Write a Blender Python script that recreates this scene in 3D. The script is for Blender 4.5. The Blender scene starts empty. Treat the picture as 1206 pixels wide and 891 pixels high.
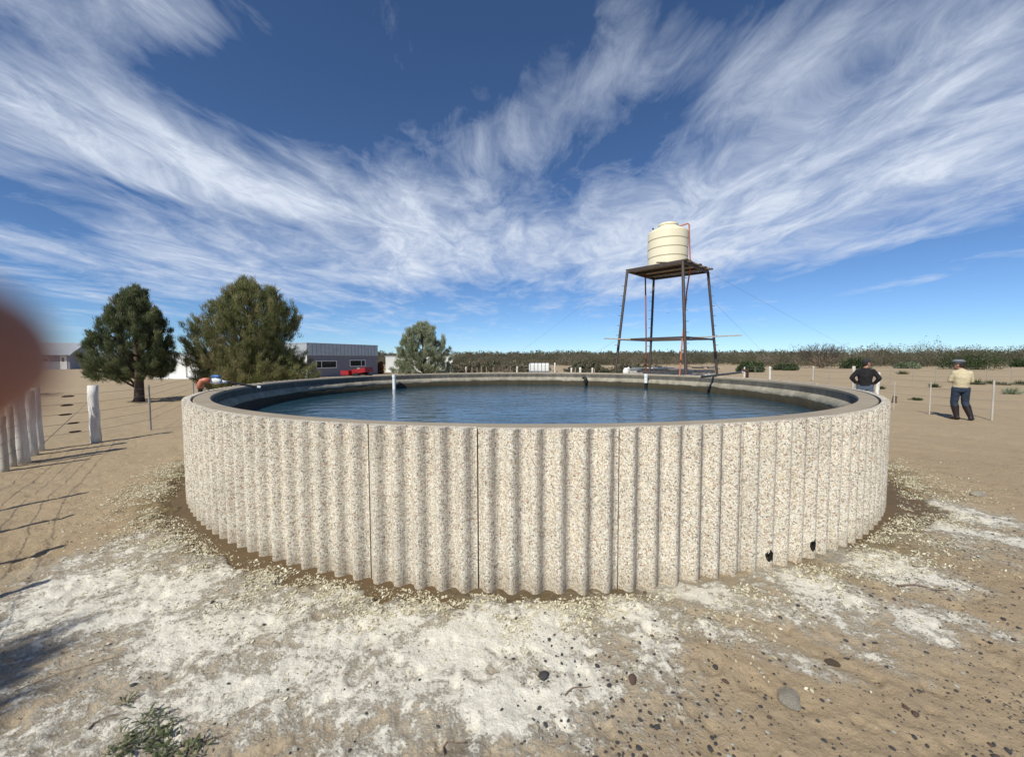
import bpy, bmesh, math, random
import numpy as np
from mathutils import Vector, Matrix, Euler
random.seed(7); RNG = np.random.default_rng(11)
PI = math.pi; sc = bpy.context.scene; COL = sc.collection

# ------------------------------------------------------------------ camera
F, CAMH, PITCH, ROLL = 460.0, 1.75, 0.0519, -0.0028
cam = bpy.data.cameras.new('camera'); co = bpy.data.objects.new('camera', cam); COL.objects.link(co)
cam.sensor_fit = 'HORIZONTAL'; cam.sensor_width = 36; cam.lens = 36 * F / 1206
co.location = (0, 0, CAMH)
CM = Matrix.Rotation(PI/2 - PITCH, 3, 'X') @ Matrix.Rotation(ROLL, 3, 'Z')
co.rotation_euler = CM.to_euler()
cam.clip_start = 0.005; cam.clip_end = 6000
cam.dof.use_dof = True; cam.dof.focus_distance = 7.0; cam.dof.aperture_fstop = 2.6
sc.camera = co

def ray(px, py):
    return (CM @ Vector(((px - 603) / F, -(py - 445.5) / F, -1))).normalized()
def at(px, py, z=0.0):                       # point seen at a photo pixel, at height z
    r = ray(px, py); t = (z - CAMH) / r.z
    return Vector((r.x * t, r.y * t, z))
def atd(px, py, D):                          # point seen at a photo pixel, at depth y = D
    r = ray(px, py); t = D / r.y
    return Vector((r.x * t, D, CAMH + r.z * t))

# ------------------------------------------------------------------ world, sun, exposure
SUN_AZ, SUN_EL = math.radians(212), math.radians(44.6)
w = bpy.data.worlds.new('World'); sc.world = w; w.use_nodes = True
nt = w.node_tree; nt.nodes.clear()
class G:                                     # tiny node-graph helper
    def __init__(s, nt): s.nt = nt
    def n(s, kind, **kw):
        nd = s.nt.nodes.new(kind)
        for k, v in kw.items():
            if k.startswith('i_'): s.put(nd.inputs[k[2:].replace('_', ' ')], v)
            else: setattr(nd, k, v)
        return nd
    def put(s, sock, v):
        if isinstance(v, bpy.types.NodeSocket): s.nt.links.new(v, sock)
        elif isinstance(v, bpy.types.Node): s.nt.links.new(v.outputs[0], sock)
        else: sock.default_value = v
    def m(s, op, a, b=0.0, c=None, clamp=False):
        nd = s.nt.nodes.new('ShaderNodeMath'); nd.operation = op; nd.use_clamp = clamp
        s.put(nd.inputs[0], a); s.put(nd.inputs[1], b)
        if c is not None: s.put(nd.inputs[2], c)
        return nd.outputs[0]
    def vm(s, op, a, b=(0, 0, 0)):
        nd = s.nt.nodes.new('ShaderNodeVectorMath'); nd.operation = op
        s.put(nd.inputs[0], a); s.put(nd.inputs[1], b)
        return nd.outputs['Value'] if op in ('LENGTH', 'DOT_PRODUCT') else nd.outputs[0]
    def xyz(s, x, y, z=0.0):
        nd = s.nt.nodes.new('ShaderNodeCombineXYZ')
        for i, v in enumerate((x, y, z)): s.put(nd.inputs[i], v)
        return nd.outputs[0]
    def noise(s, vec, scale, detail=4, rough=.5, dist=0.0, lac=2.0):
        nd = s.nt.nodes.new('ShaderNodeTexNoise'); s.put(nd.inputs['Vector'], vec)
        nd.inputs['Scale'].default_value = scale; nd.inputs['Detail'].default_value = detail
        nd.inputs['Roughness'].default_value = rough; nd.inputs['Distortion'].default_value = dist
        nd.inputs['Lacunarity'].default_value = lac
        return nd.outputs['Fac']
    def vor(s, vec, scale, feature='F1', out='Distance'):
        nd = s.nt.nodes.new('ShaderNodeTexVoronoi'); nd.feature = feature; s.put(nd.inputs['Vector'], vec)
        nd.inputs['Scale'].default_value = scale
        return nd.outputs[out]
    def mp(s, v, a, b, c=0.0, d=1.0, smooth=False):
        nd = s.nt.nodes.new('ShaderNodeMapRange'); nd.clamp = True
        if smooth: nd.interpolation_type = 'SMOOTHSTEP'
        s.put(nd.inputs[0], v)
        for i, q in enumerate((a, b, c, d)): s.put(nd.inputs[i+1], q)
        return nd.outputs[0]
    def mix(s, f, a, b, mode='MIX'):
        nd = s.nt.nodes.new('ShaderNodeMix'); nd.data_type = 'RGBA'; nd.blend_type = mode
        s.put(nd.inputs[0], f)
        for i, q in ((6, a), (7, b)):
            if isinstance(q, tuple) and len(q) == 3: q = (*q, 1)
            s.put(nd.inputs[i], q)
        return nd.outputs[2]
    def ramp(s, f, stops, interp='LINEAR'):
        nd = s.nt.nodes.new('ShaderNodeValToRGB'); nd.color_ramp.interpolation = interp
        e = nd.color_ramp.elements
        while len(e) < len(stops): e.new(.5)
        for el, (p, c) in zip(e, stops):
            el.position = p; el.color = (*c, 1)
        s.put(nd.inputs[0], f)
        return nd.outputs[0]

g = G(nt)
sky = g.n('ShaderNodeTexSky'); sky.sky_type = 'NISHITA'; sky.sun_disc = False
sky.sun_elevation = SUN_EL; sky.sun_rotation = SUN_AZ
sky.altitude = 2200; sky.air_density = .88; sky.dust_density = 0.30; sky.ozone_density = 3.6
tc = g.n('ShaderNodeTexCoord'); D = tc.outputs['Generated']
sp = g.n('ShaderNodeSeparateXYZ'); g.put(sp.inputs[0], D)
X, Y, Z = sp.outputs
az = g.m('ARCTAN2', X, Y); el = g.m('ARCSINE', Z)
zz = g.m('MAXIMUM', Z, 0.02)
P = g.xyz(g.m('DIVIDE', X, g.m('ADD', zz, .06)), g.m('DIVIDE', Y, g.m('ADD', zz, .06)), 0.0)
# cirrus coverage: soft patches placed at sky directions (az, el), read off the photograph
PATCH = [ # px, py, half-width px, half-height px, weight
 (60,40,260,80,.7),(230,12,150,44,.75),(90,150,210,85,.55),(290,215,200,40,.60),(430,265,150,36,.46),(130,295,230,40,.72),
 (450,312,130,32,.55),(520,190,75,70,.34),(610,292,180,42,.6),(745,262,130,60,.5),(860,300,160,34,.55),(900,200,220,90,.62),
 (830,55,190,80,.6),(1060,40,210,80,.52),(1150,105,130,52,.6),(1050,230,220,60,.5),(1190,215,140,50,.38),(545,120,40,60,.22),(600,180,90,40,.25),(660,120,60,60,.26),(700,95,50,40,.22),
 (440,378,130,16,.3),(60,375,130,10,.28),
 (215,100,85,62,-.55),(370,95,130,62,-.42),(620,60,70,90,-.25),(590,40,60,60,-.2),(740,170,60,60,-.2),(1080,345,260,38,-.4),(90,236,160,20,-.40),
 (330,292,110,16,-.34),(590,235,60,26,-.2),(880,165,60,30,-.2),(700,215,50,24,-.12),(20,30,60,30,-.25),(1010,100,90,30,-.2)]
cov = None
wv = g.n('ShaderNodeTexNoise'); g.put(wv.inputs['Vector'], g.vm('MULTIPLY', P, (1.1, .5, 1))); wv.inputs['Scale'].default_value = 1.1; wv.inputs['Detail'].default_value = 3
wo = g.vm('SUBTRACT', wv.outputs['Color'], (.5, .5, .5))
AE = g.vm('ADD', g.xyz(az, el), g.vm('MULTIPLY', wo, (.30, .22, 0)))
for px, py, hw, hh, wt in PATCH:
    r = ray(px, py); a0, e0 = math.atan2(r.x, r.y), math.asin(r.z)
    r1, r2 = ray(px + hw, py), ray(px, py - hh)
    sa = abs(math.atan2(r1.x, r1.y) - a0); se = abs(math.asin(r2.z) - e0)
    v = g.vm('MULTIPLY', g.vm('SUBTRACT', AE, (a0, e0, 0)), (1/max(sa, .01), 1/max(se, .01), 0))
    q = g.vm('DOT_PRODUCT', v, v)
    b = g.m('MULTIPLY', g.m('POWER', 2.718, g.m('MULTIPLY', q, -.75)), wt)
    cov = b if cov is None else g.m('ADD', cov, b)
Pw = g.vm('ADD', P, g.vm('MULTIPLY', wo, (.7, 1.0, 0)))
s1 = g.noise(g.vm('MULTIPLY', Pw, (1.9, 1.05, 1)), 1.0, 8, .60, .2)
s2 = g.noise(g.vm('MULTIPLY', Pw, (5.0, 3.0, 1)), 1.0, 8, .66, .5)
s3 = g.noise(g.vm('MULTIPLY', Pw, (1.0, .7, 1)), 1.3, 4, .5)
tex = g.m('ADD', g.m('ADD', g.m('MULTIPLY', s1, .95), g.m('MULTIPLY', s2, .62)), g.m('MULTIPLY', s3, .45))
dens = g.m('ADD', g.m('MULTIPLY', g.m('SUBTRACT', tex, 1.05), 2.1), g.m('SUBTRACT', g.m('MULTIPLY', cov, 1.05), .26))
cl = g.mp(dens, -.18, .95, 0, .92)
cl = g.m('MULTIPLY', cl, g.mp(g.noise(g.vm('MULTIPLY', Pw, (3.4, 1.7, 1)), 1.0, 8, .7, .6), (.36), .60, .50, 1.08))
cl = g.m('MULTIPLY', cl, g.mp(el, .0, .09, .35, 1))
skyc = g.mix(1.0, sky.outputs[0], (.79, .965, 1.12), 'MULTIPLY')
SKYBASE = skyc
cloud = g.mix(cl, skyc, (6.9, 7.6, 8.8))
bg = g.n('ShaderNodeBackground', i_Color=cloud, i_Strength=0.085)
out = g.n('ShaderNodeOutputWorld'); nt.links.new(bg.outputs[0], out.inputs[0])

sl = bpy.data.lights.new('sun', 'SUN'); sl.energy = 4.1; sl.angle = math.radians(.53); sl.color = (1, .96, .83)
so = bpy.data.objects.new('sun', sl); COL.objects.link(so)
sdir = Vector((math.sin(SUN_AZ) * math.cos(SUN_EL), math.cos(SUN_AZ) * math.cos(SUN_EL), math.sin(SUN_EL)))
so.rotation_euler = sdir.to_track_quat('Z', 'Y').to_euler(); so.location = (-20, -30, 40)
sc.view_settings.view_transform = 'Standard'; sc.view_settings.look = 'None'
sc.view_settings.exposure = 0.27; sc.view_settings.gamma = 1; sc.view_settings.use_curve_mapping = False

# ------------------------------------------------------------------ helpers
def put(o, parent=None):
    COL.objects.link(o)
    if parent: o.parent = parent
    return o
def tag(o, label=None, cat=None, group=None, kind=None):
    if label: o['label'] = label
    if cat: o['category'] = cat
    if group: o['group'] = group
    if kind: o['kind'] = kind
    return o
def thing(name, label, cat, loc=(0, 0, 0), rz=0, group=None):
    o = bpy.data.objects.new(name, None); COL.objects.link(o); o.empty_display_size = .2
    o.location = loc; o.rotation_euler = (0, 0, rz)
    return tag(o, label, cat, group)
def mesh_np(name, V, Fq, mat, parent=None, smooth=False):
    me = bpy.data.meshes.new(name); V = np.asarray(V, float)
    if isinstance(Fq, np.ndarray):
        k = Fq.shape[1]; n = len(Fq)
        me.vertices.add(len(V)); me.vertices.foreach_set('co', V.ravel())
        me.loops.add(n * k); me.loops.foreach_set('vertex_index', Fq.ravel().astype(np.int32))
        me.polygons.add(n); me.polygons.foreach_set('loop_start', np.arange(0, n * k, k, dtype=np.int32))
        me.update(calc_edges=True); me.validate()
    else: me.from_pydata([tuple(v) for v in V], [], Fq)
    me.materials.append(mat)
    if smooth: me.polygons.foreach_set('use_smooth', [True] * len(me.polygons))
    return put(bpy.data.objects.new(name, me), parent)
class MB:                                    # collects shapes; build() links them as ONE mesh object
    def __init__(s): s.v = []; s.f = []
    def add(s, vs, fs):
        b = len(s.v); s.v += [Vector(v) for v in vs]; s.f += [tuple(i + b for i in f) for f in fs]; return s
    def box(s, c, size, rot=None):
        sx, sy, sz = [q / 2 for q in size]; c = Vector(c)
        vs = [Vector((x, y, z)) for x in (-sx, sx) for y in (-sy, sy) for z in (-sz, sz)]
        if rot is not None: vs = [rot @ v for v in vs]
        return s.add([v + c for v in vs], [(0,1,3,2),(4,6,7,5),(0,4,5,1),(2,3,7,6),(0,2,6,4),(1,5,7,3)])
    def prism(s, poly, z0, z1):
        n = len(poly)
        vs = [(x, y, z0) for x, y in poly] + [(x, y, z1) for x, y in poly]
        return s.add(vs, [tuple(range(n))[::-1], tuple(range(n, 2*n))] + [(i, (i+1) % n, n + (i+1) % n, n + i) for i in range(n)])
    def tube(s, pts, rad, seg=8, flat=1.0, up=None, cap=True, wob=0):
        pts = [Vector(p) for p in pts]; n = len(pts); vs = []
        if not hasattr(rad, '__len__'): rad = [rad] * n
        u = None
        for i, p in enumerate(pts):
            t = (pts[min(i+1, n-1)] - pts[max(i-1, 0)]).normalized()
            if u is None:
                ref = Vector(up) if up is not None else (Vector((0, 0, 1)) if abs(t.z) < .9 else Vector((1, 0, 0)))
                u = (ref - t * ref.dot(t)).normalized()
            else: u = (u - t * u.dot(t)).normalized()
            v = t.cross(u); r = rad[i]; ru, rv = (r if hasattr(r, '__len__') else (r, r * flat))
            for k in range(seg):
                a = 2 * PI * k / seg; j = 1 + (random.uniform(-wob, wob) if wob else 0)
                vs.append(p + u * math.cos(a) * ru * j + v * math.sin(a) * rv * j)
        fs = [(i*seg + k, i*seg + (k+1) % seg, (i+1)*seg + (k+1) % seg, (i+1)*seg + k) for i in range(n-1) for k in range(seg)]
        if cap: fs += [tuple(range(seg))[::-1], tuple((n-1)*seg + k for k in range(seg))]
        return s.add(vs, fs)
    def ball(s, c, r, seg=14, rings=9, rot=None):
        r = r if hasattr(r, '__len__') else (r, r, r); c = Vector(c); vs = [Vector((0, 0, -r[2]))]
        for i in range(1, rings):
            a = PI * i / rings
            for k in range(seg):
                b = 2*PI*k/seg; vs.append(Vector((r[0]*math.sin(a)*math.cos(b), r[1]*math.sin(a)*math.sin(b), -r[2]*math.cos(a))))
        vs.append(Vector((0, 0, r[2])))
        if rot is not None: vs = [rot @ v for v in vs]
        fs = [(0, 1 + (k+1) % seg, 1 + k) for k in range(seg)]
        for i in range(rings-2):
            for k in range(seg):
                a = 1 + i*seg; fs.append((a+k, a+(k+1) % seg, a+seg+(k+1) % seg, a+seg+k))
        L = len(vs) - 1; a = 1 + (rings-2)*seg
        fs += [(L, a+k, a+(k+1) % seg) for k in range(seg)]
        return s.add([v + c for v in vs], fs)
    def lathe(s, prof, c=(0, 0, 0), seg=32):
        c = Vector(c); vs = []
        for r, z in prof:
            for k in range(seg): a = 2*PI*k/seg; vs.append(c + Vector((r*math.cos(a), r*math.sin(a), z)))
        fs = [(i*seg+k, i*seg+(k+1) % seg, (i+1)*seg+(k+1) % seg, (i+1)*seg+k) for i in range(len(prof)-1) for k in range(seg)]
        return s.add(vs, fs)
    def build(s, name, mat, parent=None, smooth=False, voxel=None, sm=0, bevel=0):
        me = bpy.data.meshes.new(name); me.from_pydata([tuple(v) for v in s.v], [], s.f); me.materials.append(mat)
        bm = bmesh.new(); bm.from_mesh(me)
        bmesh.ops.recalc_face_normals(bm, faces=bm.faces); bm.to_mesh(me); bm.free()
        if smooth: me.polygons.foreach_set('use_smooth', [True] * len(me.polygons))
        o = put(bpy.data.objects.new(name, me), parent)
        if voxel:
            m = o.modifiers.new('remesh', 'REMESH'); m.mode = 'VOXEL'; m.voxel_size = voxel; m.use_smooth_shade = True
        if sm:
            m = o.modifiers.new('smooth', 'SMOOTH'); m.factor = .6; m.iterations = sm
        if bevel:
            m = o.modifiers.new('bevel', 'BEVEL'); m.width = bevel; m.segments = 2
        return o
def copy_tree(o, parent=None):
    c = o.copy(); COL.objects.link(c); c.parent = parent
    for ch in list(o.children): copy_tree(ch, c)
    return c

# ------------------------------------------------------------------ materials
def mat(name, color=(.5, .5, .5), rough=.8, var=0.0, vscale=6, bump=0.0, bscale=40, color2=None, metal=0.0, spec=.4, stretch=(1, 1, 1), sub=0):
    m = bpy.data.materials.new(name); m.use_nodes = True; nt = m.node_tree; h = G(nt)
    b = nt.nodes['Principled BSDF']; b.inputs['Roughness'].default_value = rough; b.inputs['Metallic'].default_value = metal
    b.inputs['Specular IOR Level'].default_value = spec
    tc = h.n('ShaderNodeTexCoord'); v = h.vm('MULTIPLY', tc.outputs['Object'], stretch)
    c2 = color2 or tuple(min(1, q * (1 - var)) for q in color)
    f = h.mp(h.noise(v, vscale, 6, .6), .32, .68)
    h.put(b.inputs['Base Color'], h.mix(f, color, c2))
    h.put(b.inputs['Roughness'], h.mp(h.noise(v, vscale * 2.3, 4), .3, .7, rough * .85, min(1, rough * 1.12)))
    if bump:
        bp = h.n('ShaderNodeBump', i_Strength=min(1, bump), i_Distance=.01 if bump <= 1 else .01 * bump)
        h.put(bp.inputs['Height'], h.noise(v, bscale, 5, .6)); h.put(b.inputs['Normal'], bp)
    if sub:
        b.inputs['Subsurface Weight'].default_value = sub; b.inputs['Subsurface Radius'].default_value = (.012, .004, .002); b.inputs['Subsurface Scale'].default_value = .5
    return m
def leaf_mat(name, c1, c2, c3=None, trans=.25):
    m = bpy.data.materials.new(name); m.use_nodes = True; nt = m.node_tree; h = G(nt)
    b = nt.nodes['Principled BSDF']; b.inputs['Roughness'].default_value = .62; b.inputs['Specular IOR Level'].default_value = .25
    at_ = h.n('ShaderNodeAttribute'); at_.attribute_name = 'tint'
    col = h.ramp(at_.outputs['Fac'], [(0, c1), (.6, c2), (1, c3 or c2)])
    h.put(b.inputs['Base Color'], col)
    tr = h.n('ShaderNodeBsdfTranslucent', i_Color=col); mx = h.n('ShaderNodeMixShader'); mx.inputs[0].default_value = trans
    nt.links.new(b.outputs[0], mx.inputs[1]); nt.links.new(tr.outputs[0], mx.inputs[2])
    nt.links.new(mx.outputs[0], nt.nodes['Material Output'].inputs[0])
    return m

M = dict(
 coping=mat('coping_concrete', (.36, .30, .225), .9, .22, 3, .5, 60, color2=(.29, .24, .18)),
 whitewash=mat('whitewashed_wood', (.78, .76, .72), .85, .0, 5, .8, 30, color2=(.50, .46, .41), stretch=(3, 3, .6)),
 metalpost=mat('weathered_metal', (.33, .31, .28), .6, .3, 8, .2, 30),
 palewood=mat('pale_weathered_wood', (.52, .48, .42), .85, .3, 5, .6, 30, stretch=(3, 3, .6)),
 wire=mat('fence_wire', (.22, .21, .20), .5, .2),
 darkmetal=mat('dark_painted_steel', (.040, .034, .034), .55, .2, 6, .2, color2=(.075, .05, .04)),
 rustmetal=mat('rust_brown_steel', (.10, .045, .03), .7, .3, 6, .3, color2=(.05, .03, .028)),
 plank=mat('old_plank', (.42, .35, .27), .88, .3, 4, .6, 30, color2=(.24, .195, .155), stretch=(1, 6, 1)),
 darkplank=mat('dark_plank', (.11, .085, .07), .88, .4, 4, .6, 30),
 cream=mat('cream_plastic', (.80, .73, .54), .45, .06, 1.2, .0),
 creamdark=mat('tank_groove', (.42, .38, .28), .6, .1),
 redpipe=mat('red_brown_pipe', (.26, .085, .065), .5, .2, 4),
 orangepipe=mat('orange_pipe', (.50, .17, .10), .45, .15, 4),
 blackpipe=mat('black_pipe', (.018, .018, .02), .42, .3, 6),
 whitepvc=mat('white_pvc', (.78, .80, .80), .4, .08, 4),
 bluepl=mat('blue_plastic', (.03, .12, .36), .4, .1),
 black=mat('black_rubber', (.012, .012, .013), .6, .3),
 white=mat('white_painted_wall', (.74, .74, .72), .7, .07, 1.5, .1, 20),
 greywall=mat('grey_painted_wall', (.215, .215, .25), .85, .08, 1, .2, 30),
 bluewall=mat('blue_grey_wall', (.24, .27, .32), .85, .08, 1, .2, 30),
 zinc=mat('zinc_sheet', (.50, .52, .54), .42, .2, 1.2, .0, metal=.35, color2=(.40, .42, .44), stretch=(1, 1, 4)),
 glass=mat('window_glass', (.02, .022, .025), .08, .2, spec=.6),
 dark=mat('recess_shade', (.010, .009, .008), .95),  # near-black: shade of holes and gaps put into the colour
 red=mat('red_paint', (.30, .015, .018), .4, .15, 3),
 rock=mat('pale_grey_rock', (.52, .47, .38), .95, .2, 5, 3.5, 9, color2=(.36, .32, .26)),
 clod=mat('dung_clod', (.16, .115, .075), .95, .3, 30, 1, 90),
 peb_dark=mat('dark_pebble', (.055, .055, .060), .62, .4, 30, .4, 200),
 peb_brown=mat('brown_pebble', (.11, .07, .058), .7, .4, 30, .4, 200),
 peb_pale=mat('pale_pebble', (.42, .41, .36), .8, .3, 30, .4, 200),
 bark=mat('bark', (.12, .085, .062), .95, .3, 12, 1, 40),
 drywood=mat('dry_branch', (.22, .16, .12), .95, .3, 8, .5),
 skin=mat('skin', (.42, .22, .15), .55, .1, 8, .2, 90),
 fskin=mat('finger_skin', (.40, .175, .12), .55, .12, 60, .3, 900, sub=.15),
 yellowknit=mat('cream_yellow_sweater', (.55, .47, .31), .92, .12, 6, 3.5, 11),
 blackknit=mat('black_sweater', (.012, .011, .013), .9, .2, 6, 3.5, 11),
 denim=mat('blue_denim', (.028, .045, .078), .9, .35, 9, 3.5, 14),
 paledenim=mat('pale_denim', (.09, .125, .18), .9, .3, 9, 3.5, 14),
 boot=mat('dark_rubber_boot', (.028, .018, .018), .38, .3, 6),
 beret=mat('grey_blue_wool', (.17, .185, .215), .95, .2, 10, .5),
 capblk=mat('dark_cap', (.03, .03, .035), .9, .2),
 hair=mat('dark_hair', (.02, .015, .012), .7, .3, 40),
 sleeve=mat('grey_sleeve', (.10, .10, .12), .9, .2, 30, .4, 200),
)
# pebble-dash (exposed aggregate)
def pebbledash():
    m = bpy.data.materials.new('exposed_aggregate'); m.use_nodes = True; nt = m.node_tree; h = G(nt)
    b = nt.nodes['Principled BSDF']; b.inputs['Roughness'].default_value = .78; b.inputs['Specular IOR Level'].default_value = .3
    tc = h.n('ShaderNodeTexCoord'); v = tc.outputs['Object']
    v = h.vm('ADD', v, h.vm('MULTIPLY', h.vm('SUBTRACT', h.n('ShaderNodeTexNoise', i_Vector=v, i_Scale=70.0).outputs['Color'], (.5, .5, .5)), (.006, .006, .006)))
    vo = h.n('ShaderNodeTexVoronoi', i_Vector=v); vo.inputs['Scale'].default_value = 92
    vs = h.n('ShaderNodeSeparateColor'); h.put(vs.inputs[0], vo.outputs['Color'])
    stones = h.ramp(vs.outputs[0], [(0, (.88, .86, .79)), (.24, (.76, .70, .57)), (.42, (.56, .54, .48)), (.55, (.92, .90, .83)), (.68, (.55, .37, .24)),
                    (.745, (.70, .57, .38)), (.81, (.30, .26, .21)), (.91, (.10, .09, .08)), (.96, (.34, .13, .09))], 'CONSTANT')
    vo2 = h.n('ShaderNodeTexVoronoi', i_Vector=v); vo2.inputs['Scale'].default_value = 150
    vs2 = h.n('ShaderNodeSeparateColor'); h.put(vs2.inputs[0], vo2.outputs['Color'])
    small = h.ramp(vs2.outputs[0], [(0, (.80, .77, .69)), (.30, (.58, .54, .48)), (.52, (.92, .90, .85)), (.72, (.36, .28, .22)), (.86, (.11, .10, .095))], 'CONSTANT')
    ed = h.mp(h.vor(v, 92, 'DISTANCE_TO_EDGE'), .02, .10)
    c = h.mix(.30, stones, small); c = h.mix(ed, h.mix(.5, (.36, .33, .285), small), c)
    big = h.mp(h.noise(tc.outputs['Object'], 1.6, 5, .6), .3, .7, .80, .98)
    c = h.mix(1.0, c, h.xyz(big, h.m('MULTIPLY', big, .968), h.m('MULTIPLY', big, .925)), 'MULTIPLY')
    rust = h.mp(h.noise(tc.outputs['Object'], 4.5, 3, .5), .68, .80, 0, .35)
    c = h.mix(rust, c, (.50, .27, .17))
    sz = h.n('ShaderNodeSeparateXYZ'); h.put(sz.inputs[0], tc.outputs['Object'])
    nb_ = h.noise(tc.outputs['Object'], 7, 5, .65)
    splash = h.mp(h.m('SUBTRACT', h.m('MULTIPLY', nb_, .34), sz.outputs[2]), 0.02, .16, 0, .34)   # dried mud splashed on the foot
    c = h.mix(splash, c, (.27, .205, .125))
    streak = h.mp(h.noise(h.vm('MULTIPLY', tc.outputs['Object'], (6, 6, .35)), 1.6, 5, .6), .58, .74, 0, .12)
    c = h.mix(streak, c, (.50, .455, .38))
    h.put(b.inputs['Base Color'], c)
    hgt = h.m('ADD', h.mp(vo.outputs['Distance'], 0, .6, 1, 0), h.m('MULTIPLY', h.mp(vo2.outputs['Distance'], 0, .6, 1, 0), .4))
    bp = h.n('ShaderNodeBump', i_Strength=.55, i_Distance=.004); h.put(bp.inputs['Height'], hgt); h.put(b.inputs['Normal'], bp)
    return m
M['agg'] = pebbledash()
def innerwall_mat(name, c1, c2, drip):
    m = bpy.data.materials.new(name); m.use_nodes = True; nt = m.node_tree; h = G(nt)
    b = nt.nodes['Principled BSDF']; b.inputs['Roughness'].default_value = .9
    tc = h.n('ShaderNodeTexCoord'); v = tc.outputs['Object']
    n1 = h.mp(h.noise(h.vm('MULTIPLY', v, (1, 1, .25)), 9, 6, .65), .35, .65)
    n2 = h.mp(h.noise(v, 2.2, 4, .6), .35, .65)
    c = h.mix(n1, c1, c2); c = h.mix(h.m('MULTIPLY', n2, .5), c, drip)
    h.put(b.inputs['Base Color'], c)
    bp = h.n('ShaderNodeBump', i_Strength=.8, i_Distance=.02); h.put(bp.inputs['Height'], h.noise(v, 22, 6, .65)); h.put(b.inputs['Normal'], bp)
    return m
M['inner'] = innerwall_mat('inner_concrete', (.17, .158, .135), (.09, .085, .075), (.055, .05, .045))
M['ledge'] = innerwall_mat('scaled_ledge', (.42, .385, .31), (.26, .23, .18), (.14, .125, .09))
M['algae'] = innerwall_mat('algae_wall', (.060, .046, .024), (.035, .030, .016), (.022, .020, .012))

# ------------------------------------------------------------------ ground
TC = Vector((8.757 * 0 + 0.3003, 8.757, 0)); RO, RI, HT = 5.90, 5.60, 1.216
def hsh(ix, iy, s):
    n = (ix.astype(np.int64) * 374761393 + iy.astype(np.int64) * 668265263 + s * 974634777) & 0x7fffffff
    n = ((n ^ (n >> 13)) * 1274126177) & 0x7fffffff
    return ((n ^ (n >> 16)) & 0xffff) / 65535.0
def vnoise(x, y, s=0):
    ix, iy = np.floor(x), np.floor(y); fx, fy = x - ix, y - iy
    fx, fy = fx*fx*(3-2*fx), fy*fy*(3-2*fy)
    a, b, c, d = hsh(ix, iy, s), hsh(ix+1, iy, s), hsh(ix, iy+1, s), hsh(ix+1, iy+1, s)
    return (a*(1-fx)+b*fx)*(1-fy) + (c*(1-fx)+d*fx)*fy
def fbm(x, y, oct=5, s=0, g=.55):
    t = 0; amp = 1; tot = 0
    for o in range(oct):
        t = t + amp * vnoise(x + 13.7*o, y - 7.1*o, s + o); tot += amp; amp *= g; x = x*2.03; y = y*2.03
    return t / tot
def trench(x, y):                             # muddy channel round the tank foot; 0..1
    r = np.hypot(x - TC.x, y - TC.y); a = np.arctan2(x - TC.x, -(y - TC.y))   # 0 towards camera, + to the right
    wdt = .13 + .16*fbm(a*3+5, a*0+2, 3, 4) + .17*np.exp(-((a+.62)/.22)**2) + .30*np.exp(-((a-.78)/.14)**2)
    wdt = wdt + (fbm(x*5, y*5, 3, 31) - .5) * .34
    dry = 1 - .95*np.exp(-((a-.30)/.26)**2)
    return np.clip((RO + wdt - r)/.16, 0, 1) * np.clip((r - 5.6)*20, 0, 1) * dry
_pr = np.random.default_rng(8)
PRINTS = [(q[0]*10 - 5, q[1]*5 + 1.5, q[2]*PI, .035 + .03*q[3], .010 + .014*q[4]) for q in _pr.uniform(0, 1, (620, 5))]
def prints(x, y):                             # hoof and shoe dents trodden in the sand
    t = np.zeros_like(x, dtype=float)
    if x.size < 50000:
        for px_, py_, a, rr_, dp in PRINTS:
            d2 = ((x-px_)**2 + (y-py_)**2)/rr_**2
            t = t - .7*dp*np.exp(-d2**1.5)*(d2 < 6)
        return t
    sel = np.where((np.abs(x) < 6) & (y > 1) & (y < 7))[0]; xs, ys = x[sel], y[sel]; tt = np.zeros(len(sel))
    o = np.argsort(xs); xo = xs[o]
    for px_, py_, a, rr_, dp in PRINTS:
        i0, i1 = np.searchsorted(xo, px_-.2), np.searchsorted(xo, px_+.2); ii = o[i0:i1]
        dx, dy = xs[ii]-px_, ys[ii]-py_; u = dx*math.cos(a)+dy*math.sin(a); v = -dx*math.sin(a)+dy*math.cos(a)
        d2 = (u/rr_/1.5)**2 + (v/rr_)**2
        tt[ii] += -.7*dp*np.exp(-d2**2) + dp*.28*np.exp(-((np.sqrt(d2)-1.35)/.3)**2)
    t[sel] = tt
    return t
def gh(x, y):
    x = np.asarray(x, float); y = np.asarray(y, float); d = np.hypot(x, y)
    fade = np.exp(-d/25)
    h = (fbm(x*.9, y*.9, 3, 1) - .5) * .07 * fade
    lump = fbm(x*5, y*5, 4, 2, .6)
    h = h + (lump - .5) * .036 * fade + (np.clip(fbm(x*9, y*9, 3, 9) - .62, 0, 1) * -.10) * fade
    h = h + (fbm(x*22, y*22, 3, 6, .6) - .5) * .014 * np.exp(-d/10)
    h = h + prints(x, y)
    h = h - trench(x, y) * .060
    rt = np.hypot(x - TC.x, y - TC.y)
    h = np.where(rt < 5.7, -.25, h)
    far = np.clip((d - 60)/200, 0, 1)
    return h + (fbm(x*.02, y*.02, 3, 8) - .5) * 1.0 * far
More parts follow.
